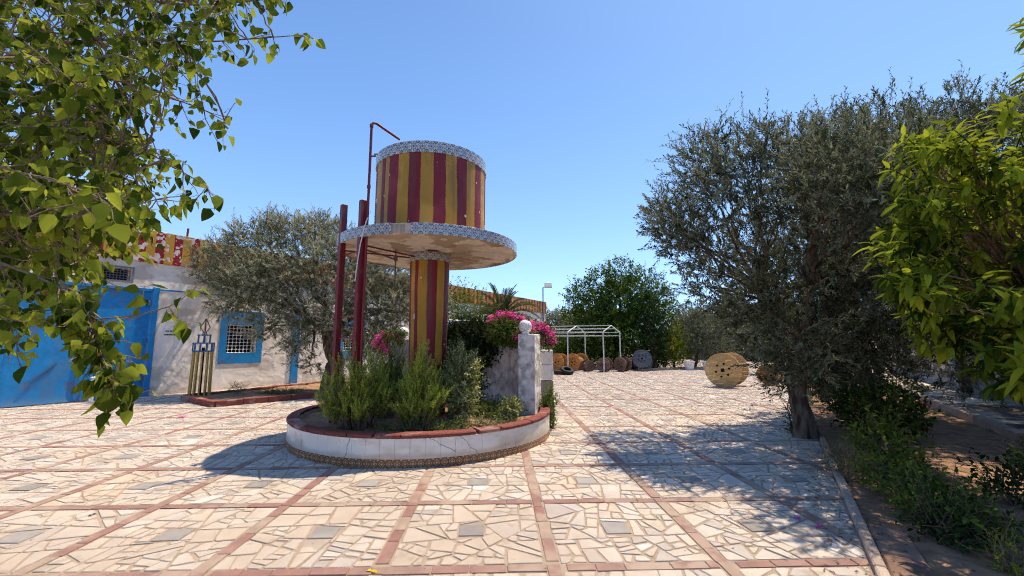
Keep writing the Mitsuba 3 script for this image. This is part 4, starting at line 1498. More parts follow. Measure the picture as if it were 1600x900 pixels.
for k in range(4):
    a = k * np.pi / 2 + 0.5
    u2 = np.array([math.cos(a), math.sin(a), 0])
    o2 = np.array([cc[0], cc[1], 0])
    mb.tube([o2 + u2 * 0.06 + [0, 0, 1.72], o2 + u2 * 0.03 + [0, 0, 1.82], o2 + u2 * 0.11 + [0, 0, 1.95], o2 + [0, 0, 2.2]], 0.013, 6)
part(cg, 'finial', mb, 'm_brownwood')

# ------------------------------------------------------------------ the mulberry on the left
rng = np.random.default_rng(101)
mt = thing('mulberry_tree', 'mulberry with large heart-shaped leaves reaching in from the left', 'tree')
tk = np.array([-5.4, 3.4, 0])
part(mt, 'trunk', gnarled_trunk(rng, [tk + [0, 0, -0.05], tk + [0.05, 0, 1.0], tk + [0.1, 0, 2.1]], [0.22, 0.17, 0.15], 16, 0.2, 6), 'm_bark', smooth=True)
BR = [  # pixel x, pixel y, distance; twig density; leaf count per twig
    [(-260, 200, 3.3), (0, 90, 3.1), (160, 55, 3.0), (300, 70, 2.95), (390, 60, 2.9), (470, 55, 2.85)],
    [(-260, 220, 2.9), (0, 190, 2.7), (110, 190, 2.6), (190, 230, 2.55), (270, 245, 2.5), (325, 290, 2.5)],
    [(-240, 160, 3.2), (60, 110, 3.0), (180, 120, 3.0), (270, 150, 2.95), (345, 190, 2.95)],
    [(-220, 330, 2.5), (20, 330, 2.35), (110, 345, 2.3), (180, 330, 2.3), (250, 310, 2.3)],
    [(-220, 380, 2.4), (20, 400, 2.2), (90, 440, 2.2), (150, 500, 2.2), (205, 520, 2.2), (262, 480, 2.2)],
    [(90, 440, 2.2), (130, 510, 2.2), (150, 545, 2.2), (165, 580, 2.2), (185, 605, 2.2)],
    [(-200, 430, 2.2), (-60, 460, 2.1), (20, 500, 2.1)],
    [(-260, 40, 2.9), (0, 0, 2.7), (150, -15, 2.7), (280, 15, 2.75), (360, 8, 2.8), (440, -6, 2.8)],
    [(-200, 100, 2.1), (-20, 70, 1.95), (70, 85, 1.9), (130, 130, 1.9)],
    [(-200, 240, 2.0), (0, 260, 1.85), (90, 270, 1.85), (150, 310, 1.85)],
    [(-300, 300, 4.2), (-60, 250, 4.0), (80, 230, 3.9), (170, 260, 3.9), (230, 340, 3.8)],
    [(-300, 120, 4.2), (-60, 60, 4.0), (90, 40, 3.9), (210, 90, 3.8), (300, 120, 3.8)],
    [(-300, 400, 3.6), (-60, 380, 3.4), (60, 370, 3.3), (130, 400, 3.3)],
    [(-300, -80, 3.4), (-40, -120, 3.2), (120, -90, 3.2), (260, -70, 3.2)],
    [(-300, 60, 3.6), (-40, 150, 3.5), (60, 300, 3.4), (110, 380, 3.3)],
]
LV, NODES = [], []


def leafy_twig(p0, dv, L, nl):
    tw_ = crooked(rng, p0, p0 + dv * L, 4, 0.1)
    mtw.tube(tw_, np.linspace(0.004, 0.0018, 4), 4, False)
    for m_ in range(nl):
        f_ = (m_ + 0.7) / nl
        pos = tw_[0] + (tw_[-1] - tw_[0]) * f_
        sd = unit(rng.normal(0, 1, 3))
        pet = unit(dv * 0.5 + sd * 0.8 + np.array([0, 0, -0.15])) * rng.uniform(0.02, 0.045)
        mtw.tube([pos, pos + pet], 0.0014, 3, False)
        A = unit(pet / np.linalg.norm(pet) * 0.6 + np.array([0, 0, -0.85]) + rng.normal(0, 0.28, 3))
        N = unit(rng.normal(0, 0.75, 3) + np.array([0.25, 0.1, 0.5]))
        LV.append((pos + pet, A, N, 0.077 * rng.uniform(0.5, 1.3), rng.random() ** 1.2))


hub = tk + [0.1, 0, 2.0]
mlimb, mtw = MB(), MB()
for bi, b3 in enumerate(BR):
    pts = np.array([at(*q_) for q_ in b3])
    if bi not in (5,):
        pts = np.vstack([hub + rng.normal(0, 0.1, 3), pts])
    d = np.r_[0, np.cumsum(np.linalg.norm(np.diff(pts, axis=0), axis=1))]
    n = 26
    s = np.linspace(0, d[-1], n)
    pp_ = np.stack([np.interp(s, d, pts[:, c]) for c in range(3)], -1)
    ker = np.array([1, 2, 1]) / 4
    for _ in range(3):
        pp_[1:-1] = pp_[:-2] * 0.25 + pp_[1:-1] * 0.5 + pp_[2:] * 0.25
    pp_ += (meshkit.fbm(np.stack([s * 5, s * 0 + bi, s * 0], -1), 3)[:, None] - 0.5) * 0.06
    mlimb.tube(pp_, np.linspace(0.008 if bi == 5 else 0.022, 0.003, n), 7, False)
    along = s / d[-1]
    lo = 0.30 if bi != 5 else 0.05
    sparse = bi in (0, 4, 5, 7)
    tgt = unit(np.gradient(pp_, axis=0))
    for q_ in range(n):
        if along[q_] < lo:
            continue
        for _ in range(2 if sparse else 3):
            L = rng.uniform(0.10, 0.26) * (1.15 - 0.5 * along[q_]) * (1.5 if not sparse else 1.0)
            dv = unit(tgt[q_] * 0.6 + rng.normal(0, 0.6, 3) + np.array([0, 0, -0.25]))
            leafy_twig(pp_[q_], dv, L, rng.integers(3, 7))
    NODES.append(pp_[8:])
edge_y = [-140, 0, 60, 120, 200, 300, 350, 420, 470, 520]
edge_x = [400, 400, 330, 260, 215, 225, 180, 120, 70, 20]
nodes = np.vstack(NODES)
for _ in range(1120):
    py = rng.uniform(-140, 430) if rng.random() < 0.97 else rng.uniform(430, 510)
    xm = np.interp(py, edge_y, edge_x)
    px = xm - abs(rng.normal(0, 0.55)) * (xm + 160) if rng.random() < 0.5 else rng.uniform(-160, xm)
    p0 = at(px, py, rng.uniform(2.3, 4.3))
    a0 = nodes[np.argmin(((nodes - p0) ** 2).sum(1))]
    mtw.tube(crooked(rng, a0, p0, 6, 0.08, -0.05), np.linspace(0.006, 0.003, 6), 4, False)
    leafy_twig(p0, unit(unit(p0 - a0) * 0.6 + rng.normal(0, 0.6, 3) + np.array([0, 0, -0.25])), rng.uniform(0.15, 0.34), rng.integers(5, 9))
P_, A_2, N_, S_, U_ = (np.array([l[k] for l in LV]) for k in range(5))
part(mt, 'branches', mlimb, 'm_twig', smooth=True)
part(mt, 'twigs', mtw, 'm_twig', kind='stuff')


def leaf_parts(owner, shape, P, A, N, S, Wd, U, bsdf, limit):
    V, f, uv = leaf_arrays(shape, P, A, N, S, Wd, U)
    px, w = project(V)
    c = px.mean(1)
    inside = (w.min(1) > 0.2) & (c[:, 0] > 0) & (c[:, 0] < 1600) & (c[:, 1] > 0) & (c[:, 1] < 900)
    sz = np.where(inside, S / np.maximum(w.mean(1), 0.2), 0)
    order = np.argsort(-sz, kind='stable')
    rest = MB()
    for n_i, k in enumerate(order):
        if n_i < limit and inside[k]:
            scene[numbered(owner + '__leaf')] = mikit.ply((V[k], f), bsdf, smooth=True, uv=uv[k])
    left = np.array([k for n_i, k in enumerate(order) if not (n_i < limit and inside[k])])
    if len(left):
        n, kk = V[left].shape[:2]
        rest.add(V[left].reshape(-1, 3), (f[None] + (np.arange(n) * kk)[:, None, None]).reshape(-1, 3), uv[left].reshape(-1, 2))
        part(owner, 'foliage', rest, bsdf, smooth=True, kind='stuff')


leaf_parts(mt, (np.array([leaf_shape(5, w_, f_, d_, heart=1.0)[0] for w_, f_, d_ in ((0.70, 0.05, 0.10), (0.76, 0.20, 0.30), (0.64, 0.30, 0.05), (0.72, 0.12, 0.48), (0.78, 0.02, -0.12))]), MULB[1]), P_, A_2, N_, S_, S_ * rng.uniform(0.85, 1.1, len(S_)), U_, 'm_mulberry', 300)

# ------------------------------------------------------------------ the broad-leaved tree at the right edge
rng = np.random.default_rng(202)
ct = thing('broadleaf_tree', 'tree with bright green drooping leaves at the right edge', 'tree')
ck = np.array([6.35, 4.3, 0.0])
part(ct, 'trunk', gnarled_trunk(rng, [ck, ck + [0, 0, 0.7], ck + [-0.1, -0.1, 1.5]], [0.085, 0.07, 0.06], 12, 0.15, 2), 'm_bark', smooth=True)
sh, shd = [], []
cen = np.array([5.05, 3.65, 2.42])
ru, rv = unit(np.array([0.81, 0.58, 0.0])), np.array([-0.58, 0.81, 0.0])
u = in_ball(rng, 620, 0.4)
lum = 0.72 + 0.5 * meshkit.fbm(unit(u) * 1.8 + 3.3, 3)
sh.append(cen + (u[:, :1] * 1.7 * ru + u[:, 1:2] * 1.05 * rv + u[:, 2:] * np.array([0, 0, 1.08])) * lum[:, None])
shd.append(u[:, :1] * ru + u[:, 1:2] * rv + u[:, 2:] * np.array([0, 0, 1.0]))
for c_, r_, n_k in ((at(1652, 105, 2.6), 0.26, 14), (at(1682, 40, 2.5), 0.28, 12), (at(1440, 340, 3.1), 0.22, 12), (at(1420, 420, 3.0), 0.2, 9), (at(1430, 490, 3.0), 0.22, 12), (at(1470, 270, 3.2), 0.25, 14), (at(1570, 250, 2.8), 0.3, 16), (at(1600, 520, 2.4), 0.12, 4), (at(1560, 480, 2.4), 0.2, 8), (at(1450, 230, 3.4), 0.15, 6)):
    u2 = in_ball(rng, n_k)
    sh.append(c_ + u2 * r_)
    shd.append(u2 * 0.5 + unit(c_ - cen) * 0.7)
sh, shd = np.vstack(sh), np.vstack(shd)
keep = (sh[:, 2] > 1.62 + 0.12 * np.sin(sh[:, 0] * 7)) & ~((sh[:, 2] > 3.35) & (np.arange(len(sh)) < 620))
sh, shd = sh[keep], shd[keep]
for c_, r_, n_k in ((at(1570, 540, 2.9), 0.16, 9), (at(1600, 575, 2.7), 0.16, 9), (at(1530, 520, 3.1), 0.2, 9), (at(1480, 525, 3.2), 0.16, 7)):
    u2 = in_ball(rng, n_k)
    sh, shd = np.vstack([sh, c_ + u2 * r_]), np.vstack([shd, u2 * 0.5 + np.array([-0.4, -0.2, -0.5])])
brn, ctw = MB(), MB()
fork = ck + [-0.1, -0.1, 1.45]
for q_ in range(0, len(sh), 2):
    mid = fork + (sh[q_] - fork) * 0.5 + rng.normal(0, 0.12, 3)
    brn.tube(crooked(rng, fork, mid, 5, 0.08), np.linspace(0.022, 0.012, 5), 6, False)
    brn.tube(crooked(rng, mid, sh[q_], 5, 0.06), np.linspace(0.012, 0.005, 5), 5, False)
Ls = []
for p0, d0 in zip(sh, shd):
    d = unit(d0 * 0.6 + np.array([-0.15, -0.1, 0.6]) + rng.normal(0, 0.25, 3))
    L = rng.uniform(0.12, 0.24)
    ctw.tube([p0 - d * 0.06, p0 + d * L], [0.005, 0.003], 5, False)
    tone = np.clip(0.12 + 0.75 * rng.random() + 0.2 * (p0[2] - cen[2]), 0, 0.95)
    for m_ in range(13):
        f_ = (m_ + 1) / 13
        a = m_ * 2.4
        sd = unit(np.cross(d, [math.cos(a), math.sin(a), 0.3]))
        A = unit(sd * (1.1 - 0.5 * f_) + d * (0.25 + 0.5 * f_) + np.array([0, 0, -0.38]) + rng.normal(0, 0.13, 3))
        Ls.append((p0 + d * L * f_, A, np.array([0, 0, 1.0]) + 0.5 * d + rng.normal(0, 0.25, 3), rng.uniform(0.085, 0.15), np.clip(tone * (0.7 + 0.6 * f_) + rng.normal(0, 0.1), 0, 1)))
P_, A_2, N_, S_, U_ = (np.array([l[k] for l in Ls]) for k in range(5))
part(ct, 'branches', brn, 'm_twig', smooth=True)
part(ct, 'twigs', ctw, 'm_greenleaf', kind='stuff')
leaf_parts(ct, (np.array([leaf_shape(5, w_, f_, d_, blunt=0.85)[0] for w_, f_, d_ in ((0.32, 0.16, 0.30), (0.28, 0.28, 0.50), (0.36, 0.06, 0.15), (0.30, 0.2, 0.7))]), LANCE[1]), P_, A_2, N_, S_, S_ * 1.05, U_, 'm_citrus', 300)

# ------------------------------------------------------------------ the bed on the right, kerbs, path, wall behind
rng = np.random.default_rng(303)
KB = 2.66
bed = [K(-7, 0.03), K(24, 0.03), K(24, KB), K(-7, KB)]
struct('planting_soil', soil_patch([p[:2] for p in bed], 0.015, 0.11, 0.10, 5), 'm_soil', 'brown earth of the long planting bed on the right', smooth=True)
kerb_run('planting_soil', [K(-3.0, 0.035), K(4.55, 0.035)], 0.07, 0.07, 'm_kerb', rng, 0.75, name='edging')
kerb_run('planting_soil', [K(-2.0, 0.20), K(0.9, 0.20)], 0.24, 0.045, 'm_pinkslab', rng, 0.6, name='border_slab')
kerb_run('planting_soil', [K(-3, KB), K(24, KB)], 0.16, 0.16, 'm_kerb', rng, 0.9)
mb = MB().add([K(-7, KB + 0.08, -0.005), K(26, KB + 0.08, -0.005), K(26, KB + 3.0, -0.005), K(-7, KB + 3.0, -0.005)], [[0, 3, 2, 1]])
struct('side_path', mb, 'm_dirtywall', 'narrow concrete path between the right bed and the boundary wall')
K3, N3 = np.r_[KD, 0], np.r_[KN, 0]
wd_ = KB + 1.9


def kbox(mb, s0, s1, d0, d1, z0, z1, bevel=0.0):
    return mb.box(K((s0 + s1) / 2, (d0 + d1) / 2, (z0 + z1) / 2), (s1 - s0, d1 - d0, z1 - z0), np.array([K3, N3, [0, 0, 1]]), bevel)


bw = thing('boundary_wall', 'shaded whitewashed wall with blue shutters beyond the right bed', 'wall')
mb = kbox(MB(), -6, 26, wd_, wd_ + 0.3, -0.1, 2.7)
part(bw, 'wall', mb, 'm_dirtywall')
part(bw, 'coping', kbox(MB(), -6, 26, wd_ - 0.04, wd_ + 0.34, 2.7, 2.78, 0.01), 'm_kerb')
part(bw, 'plinth', kbox(MB(), -6, 26, wd_ - 0.07, wd_ - 0.002, -0.1, 0.28, 0.01), 'm_greytile')
for s_ in (7.6, 13.6):
    sh_ = sbox(s_ - 0.42, 0.85, s_ + 0.42, 1.35).union(Point(s_, 1.35).buffer(0.42, 12))
    m2 = MB().prism(sh_, (K(0, wd_ - 0.002, 0), K3, np.array([0, 0, 1.0])), 0.03 if np.cross(K3, [0, 0, 1.0]) @ N3 < 0 else -0.03)
    part(bw, 'shutter', m2, 'm_blue')
part(bw, 'door', kbox(MB(), 15.6, 16.5, wd_ - 0.04, wd_ - 0.001, 0.0, 2.0, 0.01), 'm_blue')
for s_ in (6.7, 10.0):
    part(bw, 'niche', kbox(MB(), s_ - 0.09, s_ + 0.09, wd_ - 0.02, wd_ - 0.001, 0.4, 1.2, 0.01), 'm_void')

shrub('hibiscus', 'dark green hibiscus with red flowers beside the big olive trunk', 'shrub', K(5.2, 0.85, 0), (0.62, 0.62, 0.42), 330, 'm_greenleaf', OVAL, 0.085, 0.85, 71, nleaf=7, length=0.26, tone=(0.0, 0.55), shell=0.3)
shrub('garden_shrub', 'light green shrub leaning over the kerb in front of the hibiscus', 'shrub', K(3.05, 0.55, 0), (0.36, 0.42, 0.30), 150, 'm_greenleaf', OVAL, 0.07, 0.7, 72, nleaf=7, length=0.24, tone=(0.45, 1.0))
shrub('garden_shrub', 'low sprawling shrub with shiny leaves in the middle of the right bed', 'shrub', K(1.75, 0.55, 0), (0.34, 0.5, 0.20), 170, 'm_greenleaf', OVAL, 0.055, 0.8, 73, nleaf=7, length=0.2, tone=(0.2, 0.9))
shrub('garden_shrub', 'fine feathery shrub spilling onto the paving at the kerb', 'shrub', K(2.3, 0.12, 0), (0.2, 0.34, 0.2), 150, 'm_greenleaf', SIMPLE, 0.03, 0.5, 74, nleaf=9, length=0.2, tone=(0.35, 0.9))
shrub('garden_shrub', 'leafy low shrub nearest the camera along the kerb of the right bed', 'shrub', K(1.15, 0.62, 0), (0.30, 0.42, 0.17), 150, 'm_greenleaf', OVAL, 0.05, 0.8, 79, nleaf=7, length=0.2, tone=(0.2, 0.85))
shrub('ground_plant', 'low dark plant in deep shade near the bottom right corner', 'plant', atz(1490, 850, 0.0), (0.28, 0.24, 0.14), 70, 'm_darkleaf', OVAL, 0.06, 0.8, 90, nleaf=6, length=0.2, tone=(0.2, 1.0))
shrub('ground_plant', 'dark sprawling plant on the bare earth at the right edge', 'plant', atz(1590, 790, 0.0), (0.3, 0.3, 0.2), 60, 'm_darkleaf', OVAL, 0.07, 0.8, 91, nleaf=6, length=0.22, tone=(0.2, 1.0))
shrub('ground_plant', 'small dark plant half way along the inner kerb of the bed', 'plant', K(3.9, 2.1, 0), (0.24, 0.26, 0.16), 50, 'm_darkleaf', OVAL, 0.06, 0.8, 92, nleaf=6, length=0.2, tone=(0.2, 1.0))
shrub('sapling', 'sparse leggy sapling on the bare earth of the right bed', 'sapling', K(2.1, 1.7, 0), (0.42, 0.40, 0.36), 34, 'm_greenleaf', OVAL, 0.08, 0.75, 75, nleaf=5, length=0.22, tone=(0.0, 0.5))
shrub('yellow_sprig', 'yellow green sprig in the bottom right corner of the bed', 'plant', atz(1580, 900, 0.0), (0.17, 0.15, 0.13), 50, 'm_citrus', SIMPLE, 0.035, 0.6, 76, nleaf=8, length=0.16, tone=(0.7, 1.0))
shrub('sucker_growth', 'small leafy suckers at the left foot of the big olive trunk', 'shoots', tb + [-0.12, 0.12, 0], (0.14, 0.16, 0.3), 40, 'm_darkleaf', OVAL, 0.045, 0.6, 77, nleaf=7, length=0.2, tone=(0.4, 1))
for k, (s_, d_) in enumerate(((9.0, 0.7), (12.5, 0.9), (16.0, 0.8))):
    shrub('bed_shrub', ('dark shrub behind the big olive in the right bed', 'second dark shrub back along the right bed', 'farthest dark shrub in the right bed')[k], 'shrub', K(s_, d_, 0), (0.7, 0.6, 0.45), 200, 'm_darkleaf', OVAL, 0.09, 0.8, 80 + k, nleaf=7, length=0.3)


def blossom(label, c, bsdf, cat='flower', n=5, size=0.05, seed=0, name='fallen_flower', up=0.5, group=None):
    rng = np.random.default_rng(seed)
    c = np.asarray(c, float)
    m2 = MB()
    a = np.arange(n) * 2 * np.pi / n + rng.uniform(0, 6)
    A = np.stack([np.cos(a), np.sin(a), 0 * a + up], -1) + rng.normal(0, 0.12, (n, 3))
    add_leaves(m2, OVAL, np.repeat(c[None], n, 0), A, np.tile([0, 0, 1.0], (n, 1)), np.full(n, size), np.full(n, size * 1.1), rng.random(n))
    return single(name, m2, bsdf, label, cat, smooth=True, group=group)


blossom('left of two fallen pink blossoms near the right kerb', atz(1246, 810, 0.012), 'm_bract', seed=1, size=0.036)
blossom('right one of the pair of pink blossoms fallen near the kerb', atz(1278, 823, 0.012), 'm_bract', seed=2, size=0.036)
blossom('pink petals fallen on the paving in front of the left bed', atz(285, 652, 0.012), 'm_bract', seed=3, size=0.09)
blossom('single yellow leaf lying on the paving at the bottom edge', atz(580, 892, 0.012), 'm_yellowleaf', 'leaf', 2, 0.05, 4, 'fallen_leaf', 0.1)
blossom('dark dry leaf lying on the paving at the lower left', atz(145, 804, 0.012), 'm_rubber', 'leaf', 2, 0.04, 5, 'fallen_leaf', 0.2)
blossom('pink blossom among litter on the earth of the right bed', atz(1415, 838, 0.04), 'm_bract', seed=6, size=0.035)
for k, (s_, d_, z_) in enumerate(((4.75, 0.5, 0.55), (4.9, 1.35, 0.62))):
    blossom(('red hibiscus flower nearer the kerb', 'red hibiscus flower on the bed side')[k], K(s_, d_, z_), 'm_redpetal', seed=20 + k, size=0.06, name='hibiscus_flower')
# leaf litter
m2 = MB()
n = 2600
cand = np.array([K(rng.uniform(-1.5, 7.0), rng.uniform(-0.30, 0.3) if rng.random() < 0.3 else rng.uniform(0.1, 2.5), 0.03) for _ in range(n)])
onp = ((cand[:, :2] - KA) @ KN) < 0
cand[:, 2] = np.where(onp, 0.013, 0.055)
a = rng.uniform(0, 6.28, n)
add_leaves(m2, SIMPLE, cand, np.stack([np.cos(a), np.sin(a), rng.normal(0.05, 0.1, n)], -1), np.array([0, 0, 1.0]) + rng.normal(0, 0.3, (n, 3)), rng.uniform(0.02, 0.06, n), rng.uniform(0.014, 0.04, n), rng.random(n))
put('leaf_litter', m2, 'm_bark')
labels['leaf_litter'] = {'label': 'dry fallen leaves scattered along the right kerb', 'category': 'leaf litter', 'kind': 'stuff'}

m2 = MB()
n = 380
yy = rng.uniform(2.9, 12, n)
cand = np.stack([rng.uniform(-1.0, 0.62, n) * yy, yy, np.full(n, 0.010)], -1)
cand = cand[(np.hypot(cand[:, 0] - TC[0], cand[:, 1] - TC[1]) > PLR + 0.02) & (((cand[:, :2] - KA) @ KN) < -0.05)]
n = len(cand)
a = rng.uniform(0, 6.28, n)
add_leaves(m2, SIMPLE, cand, np.stack([np.cos(a), np.sin(a), rng.normal(0.05, 0.1, n)], -1), np.array([0, 0, 1.0]) + rng.normal(0, 0.3, (n, 3)), rng.uniform(0.008, 0.026, n), rng.uniform(0.006, 0.022, n), rng.random(n))
put('paving_litter', m2, 'm_bark')
labels['paving_litter'] = {'label': 'tiny dry leaf crumbs strewn over the paving', 'category': 'leaf litter', 'kind': 'stuff'}

# ------------------------------------------------------------------ cable reels, tyres, pergola
def reel(label, c, axis, r, width, wood, seed, drum=0.55, drumbsdf=None, group='cable reels standing in the court'):
    """A wooden cable reel: two flanges of planks, a drum, hub hole and bolts. c: centre of the front flange."""
    rng = np.random.default_rng(seed)
    k = thing('cable_reel', label, 'cable reel', group)
    ax = unit(axis)
    x = unit(np.cross([0, 0, 1.0], ax)) if abs(ax[2]) < 0.95 else np.array([1.0, 0, 0])
    y = np.cross(ax, x)
    th = 0.05
    disc = Point(0, 0).buffer(r, 32)
    c = np.asarray(c, float)
    a = rng.uniform(0, 0.3)
    for face_ in (0, 1):
        o = c - ax * (width if face_ else 0)
        fk = None
        m = MB()
        n = 8
        for q_ in range(n):
            y0, y1 = -r + 2 * r * q_ / n + 0.004, -r + 2 * r * (q_ + 1) / n - 0.004
            pl_ = disc.intersection(sbox(-r, y0, r, y1))
            if face_ == 0:
                pl_ = pl_.difference(sbox(-r * 0.1, -r * 0.1, r * 0.1, r * 0.1))
            m.prism(pl_, (o - ax * th, x * math.cos(a) + y * math.sin(a), y * math.cos(a) - x * math.sin(a)), th + rng.normal(0, 0.002), uv=(rng.random(), 0))
        part(k, 'flange', m, wood)
    part(k, 'drum', MB().tube([c - ax * (th + 0.001), c - ax * (width - 0.001)], r * drum, 24), drumbsdf or wood)
    m = MB()
    for q_ in range(6):
        b2 = q_ * np.pi / 3 + 0.3
        p = c + (x * math.cos(b2) + y * math.sin(b2)) * r * 0.38
        m.tube([p - ax * 0.02, p + ax * 0.014], r * 0.06, 8)
    part(k, 'bolts', m, 'm_void', kind='stuff')
    m = MB().tube([c - ax * 0.06, c - ax * 0.04], r * 0.16, 12)
    part(k, 'hub_plate', m, 'm_void')
    return k


reel('large yellow wooden cable reel half hidden behind the big olive', at(1129, 579, 14.4) * [1, 1, 0] + [0, 0, 0.585], (-0.95, -1, 0.0), 0.585, 1.0, 'm_yellowwood', 1)
reel('orange wooden reel behind the yellow reel, in the shade of the olive', at(1205, 588, 14.9) * [1, 1, 0] + [0, 0, 0.36], (-0.4, -1, 0), 0.36, 0.6, 'm_orangewood', 2)
reel('leftmost orange cable reel behind the tyres', at(868, 567, 22.6) * [1, 1, 0] + [0, 0, 0.47], (-0.50, -1, 0.0), 0.47, 0.8, 'm_orangewood', 3)
reel('second orange cable reel behind the tyres', at(894, 567, 22.8) * [1, 1, 0] + [0, 0, 0.47], (-0.80, -1, 0.0), 0.47, 1.0, 'm_orangewood', 4)
reel('small brown cable reel left of the front pergola post', at(922, 571, 22.2) * [1, 1, 0] + [0, 0, 0.30], (0.30, -1, 0), 0.30, 0.5, 'm_brownwood', 5)
reel('brown cable reel standing behind the front pergola post', at(942, 570, 21.95) * [1, 1, 0] + [0, 0, 0.37], (-0.65, -1, 0), 0.37, 0.5, 'm_brownwood', 6)
reel('black cable reel with a brown face turned to the left', at(968, 569, 22.2) * [1, 1, 0] + [0, 0, 0.38], (-0.75, -0.65, 0.0), 0.38, 0.55, 'm_brownwood', 7, 0.6, 'm_blackwood')
reel('grey weathered cable reel tilted back, rightmost of the far row', at(1003, 560, 22.4) * [1, 1, 0] + [0, 0, 0.68], (-0.45, -1, 0.42), 0.50, 0.55, 'm_greywood', 8, 0.7, 'm_blackwood')
reel('dark reel lying under the tilted grey reel', at(1000, 574, 22.9) * [1, 1, 0] + [0, 0, 0.26], (0.1, -1, 0.02), 0.26, 0.9, 'm_blackwood', 9)


def tyre(label, c, axis, seed):
    ax = unit(axis)
    x = unit(np.cross(ax, [0.3, 0.2, 1.0]))
    y = np.cross(ax, x)
    n, m = 40, 14
    a, b2 = np.meshgrid(np.arange(n) * 2 * np.pi / n, np.arange(m) * 2 * np.pi / m, indexing='ij')
    rr_ = 0.245 + 0.085 * np.sign(np.cos(b2)) * np.abs(np.cos(b2)) ** 0.6
    hh_ = 0.095 * np.sign(np.sin(b2)) * np.abs(np.sin(b2)) ** 0.6
    v = np.asarray(c) + (np.cos(a)[..., None] * x + np.sin(a)[..., None] * y) * rr_[..., None] + ax * hh_[..., None]
    i, j = np.meshgrid(np.arange(n), np.arange(m), indexing='ij')
    q = np.stack([i * m + j, ((i + 1) % n) * m + j, ((i + 1) % n) * m + (j + 1) % m, i * m + (j + 1) % m], -1).reshape(-1, 4)
    return single('tyre', MB().add(v.reshape(-1, 3), q), 'm_rubber', label, 'tyre', smooth=True)


tyre('black tyre lying flat in front of the orange reels', at(876, 583, 20.4) * [1, 1, 0] + [0, 0, 0.10], (0, 0, 1), 1)
tyre('black tyre propped on the flat tyre', at(886, 580, 20.3) * [1, 1, 0] + [0, 0, 0.20], (0.15, -0.42, 1.0), 2)

pg = thing('frame_shelter', 'bare white metal frame of a shelter with gabled ends', 'frame')
fr_ = {}
def pole(a, b_, r=0.03, nm='tube'):
    part(pg, nm, MB().tube([a, b_], r, 10), 'm_whitemetal', smooth=60)
FL, FR, BL, BR_ = [3.72, 21.7], [5.5, 21.7], [5.3, 24.3], [6.62, 22.9]
gx_ = [np.array([5.5, 21.7]), np.array([6.55, 22.3])]
lx_ = [np.array([3.72, 22.2]), np.array([4.95, 23.6])]
for q_ in gx_ + lx_:
    pole([*q_, 0], [*q_, 2.07], 0.035, 'post')
rg, rl = (gx_[0] + gx_[1]) / 2, (lx_[0] + lx_[1]) / 2
for a, m, c in ((gx_[0], rg, gx_[1]), (lx_[0], rl, lx_[1])):
    pole([*a, 2.07], [*m, 2.42], 0.03, 'rafter')
    pole([*c, 2.07], [*m, 2.42], 0.03, 'rafter')
for a, c, z_ in ((gx_[0], lx_[0], 2.07), (gx_[1], lx_[1], 2.07), (rg, rl, 2.42), ((gx_[0] + rg) / 2, (lx_[0] + rl) / 2, 2.25), ((gx_[1] + rg) / 2, (lx_[1] + rl) / 2, 2.25), (gx_[0], lx_[0], 1.88), (gx_[1], lx_[1], 1.88)):
    ext = c - (a - c) * 0.9
    pole([*a, z_], [*ext, z_], 0.018, 'purlin')

# low white wall behind the ivy
single('garden_wall', MB().box([-0.75, 13.6, 1.1], (2.3, 0.25, 2.30), np.array([[0.95, 0.3, 0], [-0.3, 0.95, 0], [0, 0, 1]]), 0.02), 'm_white', 'plain white garden wall showing above the ivy', 'wall')

# ------------------------------------------------------------------ trees at the far end
def far_tree(name, label, cat, base, clumps, per, bsdf, shape, size, width, seed, nleaf=7, spray=0.5, tone=(0, 1), trunk_r=0.15, hang=0.0):
    rng = np.random.default_rng(seed)
    k = thing(name, label, cat)
    base = np.asarray(base, float)
    cs = np.array([c for c, r in clumps])
    top = cs.mean(0)
    lim, lv = MB(), MB()
    part(k, 'trunk', gnarled_trunk(rng, [base, base + (top - base) * 0.35, base + (top - base) * 0.6], [trunk_r, trunk_r * 0.75, trunk_r * 0.6], 10, 0.2, seed), 'm_bark', smooth=True)
    for c, r in clumps:
        lim.tube(crooked(rng, base + (top - base) * 0.45, c, 6, 0.08), np.linspace(trunk_r * 0.45, 0.02, 6), 5, False)
        n = int(per * r ** 2)
        u = in_ball(rng, n, 0.45)
        p = c + u * r * (0.75 + 0.5 * meshkit.fbm(unit(u) * 2.0 + np.asarray(c), 3))[:, None]
        d = unit(u + np.array([0, 0, 0.3 - hang]) + rng.normal(0, 0.4, (n, 3)))
        spray_leaves(rng, lv, None, p, d, spray * rng.uniform(0.6, 1.2, n), nleaf, shape, size, width, tone=tone, up=-0.05)
    part(k, 'limbs', lim, 'm_bark', smooth=True)
    part(k, 'foliage', lv, bsdf, kind='stuff')
    return k


def blobs(l):
    return [(at(px, py, Yd), r) for px, py, Yd, r in l]


